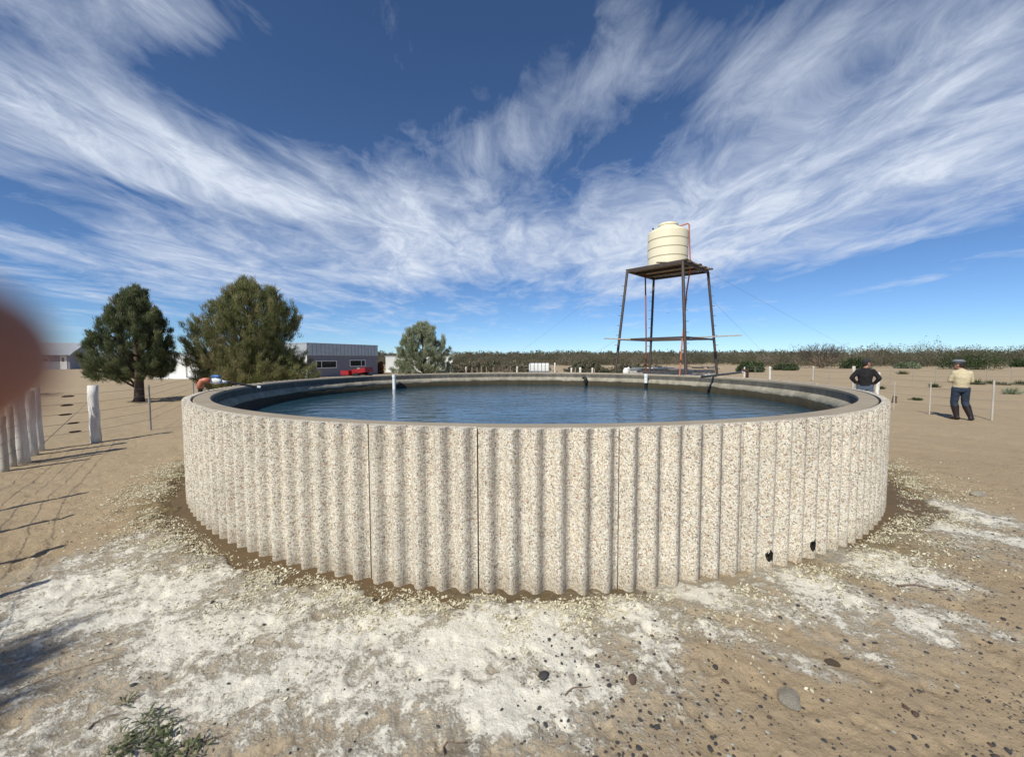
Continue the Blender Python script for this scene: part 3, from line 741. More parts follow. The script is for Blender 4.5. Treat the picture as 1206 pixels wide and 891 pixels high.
def facepl(s0, s1, z0, z1, name, m, off=.05, par=hs):
    vs = [p(s0, -off, z0), p(s1, -off, z0), p(s1, -off, z1), p(s0, -off, z1)]
    return MB().add(vs + [x_ + hd_*(off-.004) for x_ in vs], [(0,1,2,3), (4,5,6,7), (0,1,5,4), (1,2,6,5), (2,3,7,6), (3,0,4,7)]).build(name, m, par)
ts = [px_on(h0, hf, q) for q in (79.5, 71.5, 58, 48)]
dr = facepl(ts[0], ts[1], 0, 2.4, 'door', M['white'], .06)
facepl(ts[0]+.35, ts[1]-.25, 1.35, 2.1, 'door_window', M['glass'], .075, dr)
wn = facepl(ts[2], ts[3], 1.3, 2.0, 'window', M['white'], .06); facepl(ts[2]+.12, ts[3]-.12, 1.4, 1.9, 'pane', M['glass'], .075, wn)
# white sheds
def shed(pa, pb, depth, h, name, label, gaps=()):
    d = (pb - pa).normalized(); n_ = Vector((-d.y, d.x, 0)); o = thing(name, label, 'shed', pa)
    Q = lambda v: v - pa
    vs = [Q(pa), Q(pb), Q(pb)+n_*depth, Q(pa)+n_*depth]
    MB().prism([(v.x, v.y) for v in vs], -.1, h).build('wall', M['white'], o)
    c_ = [v + (v - (vs[0]+vs[2])/2).normalized()*.15 for v in vs]
    MB().prism([(v.x, v.y) for v in c_], h+.004, h+.07).build('roof', M['zinc'], o)
    for a in gaps:
        t = px_on(pa, d, a); q_ = Q(pa + d*t)
        MB().prism([(v.x, v.y) for v in (q_-n_*.02, q_+d*.12-n_*.02, q_+d*.12-n_*.004, q_-n_*.004)], .02, h-.02).build('seam', M['metalpost'], o)
    mb = MB().prism([(v.x, v.y) for v in (vs[0]-n_*.6, vs[1]-n_*.6, vs[1]-n_*.01, vs[0]-n_*.01)], -.05, .08); mb.build('doorstep', M['white'], o)
    return o
shed(at(188, 445.6), at(235, 445.6), 2.5, 2.12, 'white_shed', 'small white shed between the two big trees on the left', (219,))
shed(at(454.4, 438.2), at(533, 437.4), 4, 2.05, 'low_white_shed', 'low white shed partly hidden by the silvery tree', (500,))

# ------------------------------------------------------------------ farm clutter beyond the tank
rc = at(424, 447.5)
o = thing('red_cart', 'red metal farm cart tipped beside the grey building', 'cart', rc, -.35)
def tray(mb, L_, W_, H_, R, c):
    t_ = .05
    for (cx, cy, cz, sx, sy, sz) in ((0, 0, 0, L_, W_, t_), (0, -W_/2, H_/2, L_, t_, H_), (0, W_/2, H_/2, L_, t_, H_), (-L_/2, 0, H_/2, t_, W_-.1, H_), (L_/2, 0, H_/2, t_, W_-.1, H_)):
        mb.box(Vector(c) + R @ Vector((cx, cy, cz)), (sx, sy, sz), R)
    return mb
tray(MB(), 1.7, .9, .36, Matrix.Rotation(-.16, 3, 'Y'), (.1, 0, .56)).build('tray', M['red'], o)
tray(MB(), .8, .9, .35, Matrix.Rotation(.0, 3, 'Y'), (-.85, -.3, .45)).build('front_box', M['red'], o)
MB().box((.35, -.1, .93), (.6, .45, .10)).build('white_sack', M['white'], o)
for sx in (-.6, .6):
    for sy in (-.6, .6):
        MB().tube([(.1, sy-.06, .32), (.1, sy+.06, .32)], .32, 18).build('wheel', M['black'], o) if sx > 0 else None
MB().box((.1, 0, .42), (1.6, .9, .12)).build('chassis', M['darkmetal'], o)
# white ribbed tank on blue base
ib = at(635, 445.5)
o = thing('portable_tank', 'white ribbed portable tank on a blue base beyond the rim', 'tank', ib)
mb = MB(); W_ = 1.85
pts = []
mb.box((0, 0, .95), (W_*.94, 1.0, .72)); mb.build('body', M['whitepvc'], o, bevel=.12)
for k in range(6): MB().box((-W_*.42 + k*W_*.168, -.005, .95), (.045, 1.06, .76)).build('rib', M['metalpost'], o)
MB().box((0, 0, .32), (W_, 1.08, .50)).build('base', mat('faded_blue', (.16, .22, .32), .6, .2), o, bevel=.03)
# troughs / block wall under the tower
o = thing('concrete_trough', 'long pale concrete trough covered with grey sheets below the tower', 'trough', at(778, 455))
c_ = at(778, 455); a_, b_ = at(747, 456), at(812, 454)
dv = (b_-a_).normalized()
Rz = Matrix.Rotation(math.atan2(dv.y, dv.x), 3, 'Z')
LW = (b_-a_).length
MB().box((0, 0, .50), (LW, .8, 1.02), Rz).build('body', mat('pale_block', (.52, .51, .48), .9, .5, 5, .6, 14, color2=(.25, .25, .24)), o)
for k, (u, l, zz_, hh_) in enumerate(((-.33, .36, 1.07, .02), (-.02, .30, 1.12, .10), (.24, .30, 1.06, .06), (.0, .9, 1.03, 0))):
    MB().box(Rz @ Vector((u*LW, -.05*k, zz_+.02)), (l*LW, 1.0, .035), Rz @ Matrix.Rotation(.03*(k-1), 3, 'Y')).build('cover_sheet', M['zinc'] if k != 1 else M['white'], o)
o = thing('block_wall', 'rough whitewashed block pen with weathered boards on top beside the tower leg', 'pen wall', at(827, 454))
a_, b_ = at(812.5, 455), at(842.5, 455); dv = b_-a_; LW = dv.length; mb = MB()
for r_ in range(4):
    for k in range(7):
        mb.box((-LW/2 + (k+.5+.3*(r_ % 2))*LW/7.4, random.uniform(-.03, .03), .14+r_*.25), (LW/7.4*.9, .25, .22*random.uniform(.85, 1)))
mb.build('blocks', mat('whitewashed_block', (.66, .65, .62), .95, .6, 7, .8, 14, color2=(.20, .19, .18)), o)
for k, (u, zz_, tl) in enumerate(((-.25, 1.16, .05), (.22, 1.22, -.06), (.38, 1.14, .04))):
    MB().box((u*LW, 0, zz_), (LW*.55, .9, .03), Matrix.Rotation(tl, 3, 'Y')).build('board', M['palewood' if k != 1 else 'plank'], o)
    MB().box((u*LW, -.2, zz_-.05), (LW*.5, .08, .05), Matrix.Rotation(tl, 3, 'Y')).build('bearer', M['darkplank'], o)
# sack
sp_ = at(737.5, 452)
o = thing('white_sack', 'small white sack with dark top left of the tower trough', 'sack', sp_)
MB().ball((0, 0, 1.02-.2), (.24, .18, .30)).ball((.1, 0, .95), (.16, .14, .22)).build('bag', M['white'], o, voxel=.04, sm=2)
MB().ball((0, -.02, 1.30-.13), (.12, .1, .11)).build('bag_top', M['black'], o)
MB().box((0, .0, .30), (.6, .5, .6)).build('crate', M['darkplank'], o, bevel=.02)
# heap of dry branches
hp = at(591, 448)
mb = MB()
for k in range(70):
    a = random.uniform(-.9, .9); c_ = Vector((random.uniform(-.55, .45), random.uniform(-.4, .4), random.uniform(.0, .5)))
    d = Vector((math.sin(a)*.4+.55*random.uniform(-1, 1.3), random.uniform(-.4, .4), random.uniform(.15, 1))).normalized(); l = random.uniform(.4, 1.0)
    p0_, p1_ = c_, c_ + d*l
    mb.tube([p0_, p0_.lerp(p1_, .5)+Vector((random.uniform(-.06, .06), 0, random.uniform(-.05, .05))), p1_], [.05*random.uniform(.5, 1.2), .03, .012], 5)
mb.v = [v + hp for v in mb.v]
tag(mb.build('branch_heap', M['drywood']), 'heap of dry brown branches standing beyond the far rim', 'branch pile')

# ------------------------------------------------------------------ fences
def postmesh(h, r, m, par, loc, rough=.0, label=None, seg=9, lean=(0, 0), name='post'):
    r = r*(.82 if r > .07 else 1); x, y = loc; z0 = gz(x, y) - .08; n = 7 if rough else 2; pts = []; rad = []
    for k in range(n):
        t = k/(n-1); pts.append((x + lean[0]*t + random.uniform(-1, 1)*rough*.02, y + lean[1]*t, z0 + (h+.08)*t)); rad.append(r*(1 + random.uniform(-1, 1)*rough*.05 + (.10*(1-t) if rough else 0)))
    o = MB().tube(pts, rad, seg, wob=.06*rough).build(name, m, par, smooth=bool(rough), bevel=0)
    if label: o['label'] = label
    return o
lf = thing('wire_fence', 'wire fence with whitewashed timber posts left of the tank', 'fence', (0, 0, 0))
FP = {}
def lp(key, px, py, top, r, m, rough=1, label=None, lean=(0, 0)):
    b = at(px, py); h = atd(px, top, b.y).z; postmesh(h, r, M[m], lf, (b.x, b.y), rough, label, lean=lean); FP[key] = (b, h)
lp('A', 25.5, 545, 461, .115, 'whitewash', .6, 'thick whitewashed post nearest the camera', (-.02, 0))
lp('B', 37.5, 536, 460, .095, 'whitewash', .6, 'thick whitewashed post in the middle of the cluster')
lp('C', 46.5, 530, 455.5, .075, 'whitewash', .6, 'slimmer whitewashed post at the back of the cluster')
lp('F', 113, 520.5, 453.5, .100, 'whitewash', .45, 'whitewashed post standing alone beside the guy wire')
lp('D', 15, 549, 478, .045, 'palewood', .6); lp('E', 5, 555, 490, .05, 'palewood', .6)
lp('G', 177.5, 506, 453, .022, 'metalpost', 0)
lp('H', 228.5, 478, 451, .02, 'metalpost', 0)
tips = [(101, 580, 1.2, .045), (84, 607, 1.15, .035), (74, 643, 1.15, .03), (55, 685, 1.15, .035), (44, 771, 1.2, .05)]
sv = Vector((-math.sin(SUN_AZ), -math.cos(SUN_AZ), 0)) / math.tan(SUN_EL)
fl = []
for px, py, h, r in tips:
    t = at(px, py); b = t - sv*h; postmesh(h, r, M['palewood'], lf, (b.x, b.y), .6); fl.append((b, h))
chain = [(FP['H'][0], 1.15), (FP['G'][0], 1.15), (FP['F'][0], 1.15), (FP['C'][0], 1.15), (FP['A'][0], 1.15)] + [(b, 1.12) for b, h in fl]
for hz in (.26, .46, .66, .86, 1.04):
    MB().tube([(p_.x, p_.y, gz(p_.x, p_.y) + hz) for p_, _ in chain], .0035 if True else 0, 4, cap=False).build('wire', M['wire'], lf)
for k, (px, py) in enumerate(((80, 466.5), (79, 477), (77, 488), (86.5, 498), (88.5, 508))):
    t = (px-47)/66.; b = FP['C'][0].lerp(FP['F'][0], t); pp = atd(px, py, b.y)
    d = (FP['F'][0] - FP['C'][0]).normalized()
    o1 = MB().tube([pp - d*.09, pp - d*.05, pp + d*.05, pp + d*.09], [.008, .018, .018, .008], 8).build('wire_tensioner', M['rustmetal'], lf)
a_ = atd(51, 522, FP['C'][0].y); b_ = atd(106, 471, FP['F'][0].y)
MB().tube([a_, b_], .005, 5).build('brace_wire', M['wire'], lf)
# right: near fence
def fence(name, label, posts, m, wires=(.3, .55, .8, 1.02), wr=.004, ends=True):
    f = thing(name, label, 'fence', (0, 0, 0)); pts = []
    for q in posts:
        px, pb, pt, r = q[:4]; mm = M[q[4]] if len(q) > 4 else M[m]
        b = at(px, pb); h = atd(px, pt, b.y).z; postmesh(h, r, mm, f, (b.x, b.y), .5 if r > .05 else .0); pts.append(b)
    for hz in wires:
        MB().tube([(p_.x, p_.y, gz(p_.x, p_.y)+hz) for p_ in pts], wr, 4, cap=False).build('wire', M['wire'], f)
    return f
fence('near_fence', 'sparse wire fence with slim pale posts around the two men', [(1300, 500.5, 449, .02), (1168, 494.7, 447.5, .023), (1094.5, 487.6, 449, .017), (1052.5, 482, 449, .014), (1032.5, 478, 438, .075, 'whitewash'), (1004, 470, 431, .06, 'palewood')], 'palewood')
fence('far_fence', 'long wire fence with thin posts across the sandy field on the right', [(1250, 450, 431.5, .018), (1191, 450, 431.5, .018), (1161.8, 450, 431, .018), (1101.5, 451.5, 431, .018), (1075, 449, 432, .018), (1048.5, 450, 431.5, .018), (976, 453, 430.5, .018), (957.5, 448.5, 431, .06, 'palewood'), (929, 450, 439, .018), (906.5, 447, 431.5, .085, 'whitewash'), (889, 446, 431.5, .018), (876.4, 446, 432, .05, 'whitewash')], 'metalpost', (.4, .8, 1.0), .006)
fence('paddock_fence', 'row of short rough posts beyond the far rim left of the tower', [(532, 446, 432, .03), (537, 446, 431.5, .035), (543, 446, 432, .04), (549, 446, 431.5, .09, 'palewood'), (556, 446, 432, .03), (562, 446, 432.5, .03), (567, 446, 431, .035), (573, 446, 432, .03), (581, 446, 432, .035), (601, 446, 431.5, .03), (609, 446, 431.5, .07, 'whitewash'), (653.5, 446, 427, .06, 'whitewash'), (673, 446, 433, .07, 'whitewash'), (677.5, 446, 432.5, .04), (683.3, 446, 432.5, .12, 'whitewash'), (697.5, 446, 433, .07, 'whitewash'), (700, 446, 434, .04)], 'plank', (.4, .8), .005)
# sandy bank behind the paddock
# stump
b_ = at(1053, 474); tag(MB().tube([(b_.x, b_.y, -.05), (b_.x+.01, b_.y, .10), (b_.x+.03, b_.y, .26)], [.09, .075, .07], 9, wob=.15).build('stump', M['bark']), 'short dark stump just outside the right rim of the tank', 'stump')

# ------------------------------------------------------------------ trees
def tinted(V, T, m, name, par):
    """V (n,3,3) triangles, T tint per triangle"""
    n = len(V); o = mesh_np(name, V.reshape(-1, 3), np.arange(3*n).reshape(-1, 3), m, par)
    a = o.data.attributes.new('tint', 'FLOAT', 'FACE'); a.data.foreach_set('value', np.clip(T, 0, 1)); return o
def tufts(C, Dr, nb, ln, wd, spread, tint, rng):
    """C (k,3) tuft centres, Dr (k,3) tuft direction -> needle-like triangles"""
    k = len(C); C = np.repeat(C, nb, 0); Dd = np.repeat(Dr, nb, 0); T = np.repeat(tint, nb)
    n = len(C); d = Dd + rng.normal(0, spread, (n, 3)); d /= np.linalg.norm(d, axis=1)[:, None]
    side = np.cross(d, rng.normal(0, 1, (n, 3))); side /= np.linalg.norm(side, axis=1)[:, None]
    L_ = ln*rng.uniform(.6, 1.25, n)[:, None]; o = C + rng.normal(0, ln*.32, (n, 3)); w_ = wd*rng.uniform(.6, 1.3, n)[:, None]
    V = np.stack([o - side*w_/2, o + side*w_/2, o + d*L_], 1)
    return V, T + rng.normal(0, .12, n)
def make_tree(name, label, cat, base, H, prof, crown_z0, ntuft, nb, ln, wd, m, seed, trunk_r=.16, up=.5, squash=1.0, tint=None, group=None, lobes=9, trunk_h=None, fill=.5, stems=1, barkm='bark', lobe_amp=.3):
    """prof: list of (height fraction, left radius, right radius)"""
    rng = np.random.default_rng(seed); rnd = random.Random(seed)
    o = thing(name, label, cat, base, 0, group)
    hs_ = np.array([p_[0] for p_ in prof]); rl = np.array([p_[1] for p_ in prof]); rr_ = np.array([p_[2] for p_ in prof])
    # main limbs
    mb = MB(); tips_ = []
    th_ = trunk_h or H*.8
    for s_ in range(stems):
        ox = 0 if stems == 1 else rnd.uniform(-.3, .3)
        mb.tube([(ox*.4, 0, -.1), (ox*.6+.03, 0, .15), (ox+.06*H/4, .02, th_*.35), (ox*1.8-.02, 0, th_*.7), (ox*2.4, 0, th_)], [trunk_r*1.35, trunk_r, trunk_r*.75, trunk_r*.45, trunk_r*.12], 9, wob=.08)
    nl = 46
    limb_pts = []
    for k in range(nl):
        f = rnd.uniform(crown_z0+.02, .86); a = k*2.4 + rnd.uniform(-.3, .3)
        R_ = np.interp(f, hs_, rl if math.cos(a) < 0 else rr_)*rnd.uniform(.5, .75)
        z1 = min(.97, f + rnd.uniform(.03, .16))*H; z0 = max(.12, f - .12)*H
        e = Vector((R_*math.cos(a), R_*math.sin(a)*squash, z1)); s = Vector((0, 0, min(z0, th_*.95)))
        md = s.lerp(e, .55) + Vector((0, 0, -.05*H if up < .3 else -.02*H))
        mb.tube([s, md, e], [trunk_r*.32, trunk_r*.17, .012], 5)
        limb_pts.append((s, md, e))
    mb.build('trunk', M[barkm], o, smooth=True)
    # twig lobes
    lob = []; shr = .86 if up > 1.4 else .90
    for k in range(lobes*(38 if up > 1.4 else 26)):
        f = rnd.uniform(crown_z0, 1.0) if k < lobes*26 else rnd.uniform(.02, .36); a = rnd.uniform(0, 2*PI)
        R_ = np.interp(f, hs_, rl if math.cos(a) < 0 else rr_)
        q = rnd.uniform(fill, 1.0)**(.6 if k < lobes*26 else .9)
        R_ *= shr; lob.append((R_*q*math.cos(a), R_*q*math.sin(a)*squash, f*H*(.90 if up > 1.4 else .93)))
    lob = np.array(lob)
    idx = rng.integers(0, len(lob), ntuft)
    ax = np.array([0, 0, H*(crown_z0*.6+.15)])
    sdir = lob - ax; sdir[:, 2] = np.maximum(sdir[:, 2], -.1); sdir /= np.linalg.norm(sdir, axis=1)[:, None]; sdir[:, 2] += up; sdir += rng.normal(0, .22, sdir.shape); sdir /= np.linalg.norm(sdir, axis=1)[:, None]
    slen = rng.uniform(.8, 2.6, len(lob))*lobe_amp*(1.6 if up > 1.4 else 1.1)
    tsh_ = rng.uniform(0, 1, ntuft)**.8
    ctr = lob[idx] + sdir[idx]*(tsh_*slen[idx])[:, None] + rng.normal(0, 1, (ntuft, 3))*(lobe_amp*.34*(1.08-tsh_))[:, None]
    dr = ctr - ax; dr /= np.linalg.norm(dr, axis=1)[:, None]; dr[:, 2] += up; dr /= np.linalg.norm(dr, axis=1)[:, None]
    # keep inside profile (with slack)
    f = np.clip(ctr[:, 2]/H, 0, 1.06); a = np.arctan2(ctr[:, 1]/squash, ctr[:, 0]); R_ = np.where(np.cos(a) < 0, np.interp(f, hs_, rl), np.interp(f, hs_, rr_))
    keep = np.hypot(ctr[:, 0], ctr[:, 1]/squash) < R_*1.2 + .2
    keep &= (ctr[:, 2] > crown_z0*H - .15)
    ctr, dr, idx, tsh_ = ctr[keep], dr[keep], idx[keep], tsh_[keep]
    tl = rng.uniform(0, 1, len(lob))
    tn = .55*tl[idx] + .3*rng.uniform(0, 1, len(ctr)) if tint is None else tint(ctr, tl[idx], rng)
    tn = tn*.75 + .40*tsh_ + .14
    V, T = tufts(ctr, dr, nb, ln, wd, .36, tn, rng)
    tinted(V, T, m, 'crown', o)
    return o
pine = leaf_mat('pine_needles', (.045, .066, .030), (.110, .138, .062), (.21, .22, .11), .28)
olive = leaf_mat('olive_brown_needles', (.075, .105, .036), (.22, .225, .090), (.38, .32, .185), .34)
silver = leaf_mat('silvery_leaves', (.14, .175, .10), (.28, .315, .20), (.42, .45, .32), .34)
b1 = at(163, 473)
S1 = b1.y/F
make_tree('pine_tree', 'dark green pine with a bushy rounded crown left of the tank', 'tree', b1, 4.62,
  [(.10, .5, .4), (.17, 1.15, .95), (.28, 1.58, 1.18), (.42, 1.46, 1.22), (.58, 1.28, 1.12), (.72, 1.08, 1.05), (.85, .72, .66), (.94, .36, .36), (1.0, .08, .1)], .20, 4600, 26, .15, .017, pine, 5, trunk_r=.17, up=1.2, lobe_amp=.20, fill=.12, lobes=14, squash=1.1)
b2 = atd(296, 458, 19.0); b2.z = 0
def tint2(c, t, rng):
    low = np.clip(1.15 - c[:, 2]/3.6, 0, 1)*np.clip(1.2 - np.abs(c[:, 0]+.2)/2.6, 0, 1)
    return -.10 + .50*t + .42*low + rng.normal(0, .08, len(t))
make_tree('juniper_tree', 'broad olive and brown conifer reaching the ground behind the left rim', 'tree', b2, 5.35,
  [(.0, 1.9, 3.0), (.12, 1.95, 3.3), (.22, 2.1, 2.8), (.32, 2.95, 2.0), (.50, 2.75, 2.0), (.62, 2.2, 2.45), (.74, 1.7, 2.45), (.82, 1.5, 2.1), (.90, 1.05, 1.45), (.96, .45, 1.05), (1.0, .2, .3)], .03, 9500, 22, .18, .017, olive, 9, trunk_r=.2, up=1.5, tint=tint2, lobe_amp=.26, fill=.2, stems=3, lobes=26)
b3 = atd(499, 446, 30.0); b3.z = 0
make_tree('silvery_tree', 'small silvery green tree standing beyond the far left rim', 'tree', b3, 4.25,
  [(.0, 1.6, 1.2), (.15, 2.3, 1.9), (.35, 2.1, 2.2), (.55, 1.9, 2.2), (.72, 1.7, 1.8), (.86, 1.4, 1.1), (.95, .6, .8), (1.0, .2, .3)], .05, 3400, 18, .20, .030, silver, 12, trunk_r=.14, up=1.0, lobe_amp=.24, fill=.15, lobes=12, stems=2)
# trees standing outside the left of the frame whose shadows fall into it
def offtree(c, H, name, label, seed, R_):
    return make_tree(name, label, 'tree', c, H, [(.3, R_*.6, R_*.6), (.45, R_, R_), (.7, R_*.95, R_*.95), (.9, R_*.6, R_*.6), (1, .2, .2)], .36, 1100, 18, .20, .026, pine, seed, trunk_r=.15, up=.5, lobe_amp=.3, fill=.3)
offtree(Vector((-5.25, -1.6, 0)), 3.95, 'shade_tree', 'tree standing left of the camera casting shade on the sand', 31, 1.05)
tsh = at(215, 452.5)
offtree(Vector((-27.5, 14.0, 0)), 6.5, 'yard_tree', 'tall tree in the yard beyond the left fence', 33, 2.6)

# scrub belt
scrub = leaf_mat('scrub_leaves', (.075, .078, .045), (.145, .128, .083), (.22, .18, .135), .25)
greenb = leaf_mat('green_shrub', (.032, .052, .020), (.062, .085, .034), (.12, .13, .06), .15)
twig = leaf_mat('bare_twigs', (.10, .085, .075), (.16, .135, .115), (.22, .19, .16), .0)
def shrubfaces(rng, cx, cy, R_, H_, n, sz, tbase, z0=0):
    u = rng.uniform(0, 2*PI, n); q = rng.uniform(.2, 1, n)**.5; e = rng.uniform(0, 1, n)**.8
    lump = 1 + .25*np.sin(u*3 + cx) + .15*np.sin(u*7+cy)
    R2 = R_*lump*np.sqrt(np.clip(1 - (e-.25)**2*1.2, .05, 1))*q
    C = np.c_[cx + R2*np.cos(u), cy + R2*np.sin(u), z0 + e*H_*(.75 + .25*np.sin(u*2.3+cx*3))]
    d = rng.normal(0, 1, (n, 3)); d[:, 2] = np.abs(d[:, 2]) + .3; d /= np.linalg.norm(d, axis=1)[:, None]
    s = np.cross(d, rng.normal(0, 1, (n, 3))); s /= np.linalg.norm(s, axis=1)[:, None]
    l = sz*rng.uniform(.5, 1.4, n)[:, None]
    V = np.stack([C - s*l*.4, C + s*l*.4, C + d*l], 1)
    return V, tbase + rng.normal(0, .08, n)
def belt():
    rng = np.random.default_rng(3); VV = []; TT = []
    for k in range(1700):
        az_ = rng.uniform(-.97, .97)
        lay = rng.uniform(0, 1)
        D_ = 66 + 132*lay**1.1
        px = 603 + F*math.tan(az_)
        if px < 445 and D_ < 100: D_ = 100 + 80*lay
        elif px < 900: D_ = 88 + 110*lay**1.1
        if px > 900: D_ = 70 + 110*lay**1.4
        x, y = D_*math.tan(az_), D_
        H_ = rng.uniform(.9, 3.3) * (1.0 + .45*lay) * (1.35 if px > 990 else (1.0 if px > 600 else .92))
        if rng.uniform() < .06: H_ *= 1.3
        R_ = rng.uniform(1.4, 3.4)
        if H_ < 2: R_ *= .7
        V, T = shrubfaces(rng, x, y, R_, H_, int(520 if lay < .5 else 300), .15 + .13*lay, rng.choice([.1, .35, .6, .9]) + rng.uniform(-.08, .08)); VV.append(V); TT.append(T)
    # far mass
    for k in range(700):
        az_ = rng.uniform(-1.0, 1.0); D_ = rng.uniform(200, 420); x, y = D_*math.tan(az_), D_
        V, T = shrubfaces(rng, x, y, rng.uniform(5, 9), rng.uniform(6.0, 8.5) if D_ > 300 else rng.uniform(4, 6.2), 260, .8, rng.uniform(.1, .6)); VV.append(V); TT.append(T)
    o = tinted(np.concatenate(VV), np.concatenate(TT), scrub, 'scrubland', None)
    return tag(o, 'long belt of olive brown desert scrub along the horizon', 'scrub', kind='stuff')
belt()
# bare grey trees in front of the belt
def bare_tree(px, pb, ptop, wpx, label, seed, grp=None):
    rnd = random.Random(seed); b = at(px, pb); H_ = atd(px, ptop, b.y).z; W_ = wpx/F*b.y/2
    o = thing('bare_tree', label, 'tree', b, 0, grp); mb = MB(); tw = MB()
    def grow(p0_, d, l, r, dep):
        p1_ = p0_ + d*l; (mb if dep < 2 else tw).tube([p0_, p0_.lerp(p1_, .5) + Vector((rnd.uniform(-.06, .06)*l, 0, 0)), p1_], [r, r*.8, r*.6], 4, cap=False)
        if dep >= 4: return
        for k in range(3 if dep < 3 else 4):
            nd = (d + Vector((rnd.uniform(-.8, .8), rnd.uniform(-.8, .8), rnd.uniform(-.15, .45)))).normalized()
            grow(p1_ if k else p0_.lerp(p1_, .6), nd, l*rnd.uniform(.6, .85), r*.6, dep+1)
    for k in range(9):
        a = k*2*PI/9; grow(Vector((rnd.uniform(-.3, .3), rnd.uniform(-.3, .3), 0)), Vector((math.cos(a)*W_/H_*.9, math.sin(a)*.6, .8)).normalized(), H_*.34, .09, 0)
    for q in (mb, tw):
        zm = max(v.z for v in tw.v)
    s = H_/zm
    for q in (mb, tw): q.v = [Vector((v.x, v.y, v.z*s)) for v in q.v]
    mb.build('trunk', M['drywood'], o); tw.build('twigs', mat('grey_twigs', (.095, .076, .066), .95, .3), o)
bare_tree(966, 433.5, 402.5, 66, 'bare grey leafless tree at the field edge left of the man in black', 4)
def shrub(px, pb, ptop, wpx, m, label, seed, n=2200, sz=.22, name='shrub', grp=None, cat='shrub'):
    rng = np.random.default_rng(seed); b = at(px, pb); H_ = max(.1, atd(px, ptop, b.y).z); W_ = wpx/F*b.y/2
    o = thing(name, label, cat, b, 0, grp); VV = []; TT = []
    for k in range(9):
        V, T = shrubfaces(rng, rng.uniform(-.65, .65)*W_, rng.uniform(-.4, .4)*W_, W_*.42, H_*rng.uniform(.6, 1), n//9, sz, rng.uniform(0, .6)); VV.append(V); TT.append(T)
    tinted(np.concatenate(VV), np.concatenate(TT), m, 'foliage', o)
    mb = MB()
    for k in range(6):
        a = k*1.05; mb.tube([(0, 0, -.05), (W_*.3*math.cos(a), W_*.2*math.sin(a), H_*.4), (W_*.5*math.cos(a), W_*.4*math.sin(a), H_*.7)], [.03*H_, .018*H_, .006*H_], 5)
    mb.build('stem', M['bark'], o)
GS = 'green shrubs along the field edge'
shrub(1004, 434, 420, 34, greenb, 'bright green shrub at the field edge behind the man in black', 41, grp=GS)
shrub(1150, 435, 411, 62, greenb, 'dark green bush at the field edge behind the man in the beret', 42, 5200, .15, grp=GS)
shrub(1070, 434, 425.5, 26, silver, 'pale grey green shrub between the two men at the field edge', 43, grp=GS)
shrub(1202, 432, 421, 22, greenb, 'dark green shrub at the right end of the field edge', 44, grp=GS)
shrub(884, 438, 424, 34, greenb, 'dark shrub behind the black pipe right of the tower', 45, grp=GS)
shrub(925, 436, 427, 26, greenb, 'low dark shrub left of the bare grey tree', 46, grp=GS)
shrub(714, 447, 433.5, 10, greenb, 'small dark bush between white posts and tower', 47, 900, .12, grp=GS)
rust = leaf_mat('rusty_leaves', (.18, .07, .03), (.26, .11, .045), (.32, .17, .08), .1)
shrub(449, 440, 423, 10, rust, 'rusty orange shrub beside the corner of the grey building', 48, 1200, .2)
for i_, (px, pb, pt, wp) in enumerate(((616, 440, 424.5, 90), (560, 440, 425, 60), (690, 441, 424.5, 60), (745, 440, 426, 70))):
    shrub(px, pb, pt, wp, scrub, ('wide grey brown shrub behind the white portable tank', 'grey brown shrub behind the paddock posts', 'grey brown shrub behind the white paddock posts', 'low brown shrub behind the left tower leg')[i_], 60+i_, 2600, .24)

# ------------------------------------------------------------------ small plants on the sand
def tuft(px, py, w_, h_, m, label, seed, n=120, grp='small tufts in the sandy field', name='grass_tuft', thin=.012):
    rng = np.random.default_rng(seed); b = at(px, py); W_ = w_/F*b.y/2
    C = np.c_[rng.normal(0, W_*.4, n), rng.normal(0, W_*.4, n), np.zeros(n)]
    d = np.c_[C[:, 0]/W_, C[:, 1]/W_, rng.uniform(.5, 1.2, n)] + rng.normal(0, .25, (n, 3)); d /= np.linalg.norm(d, axis=1)[:, None]; d[:, 2] = np.abs(d[:, 2])
    s = np.cross(d, rng.normal(0, 1, (n, 3))); s /= np.linalg.norm(s, axis=1)[:, None]; l = h_*rng.uniform(.6, 1.3, n)[:, None]
    V = np.stack([C - s*thin, C + s*thin, C + d*l], 1)
    o = tinted(V, rng.uniform(0, 1, n), m, name, None); o.location = (b.x, b.y, gz(b.x, b.y)); return tag(o, label, 'plant', grp)
for i_, (px, py, w_, h_, lb) in enumerate(((1079.5, 471, 9, .12, 'small olive tuft halfway between the two men'), (1100, 456, 7, .25, 'dark tuft beside a far fence post'), (1150, 452.5, 14, .4, 'widest dark green tuft right of the man in the beret'),
   (1191, 464, 10, .35, 'grey green tuft near the right edge of the field'), (1038, 458, 5, .2, 'small tuft just right of the man in black'), (1168, 452, 6, .25, 'dark tuft behind the right slim post'), (1203, 453, 12, .3, 'low tuft at the right border of the field'), (1063, 440.5, 8, .4, 'far dark tuft between the two men'), (1180, 453, 16, .2, 'flat dark tuft far right before the far fence'))):
    tuft(px, py, w_, h_, greenb if i_ != 3 else silver, lb, 80+i_, 160, thin=.02)
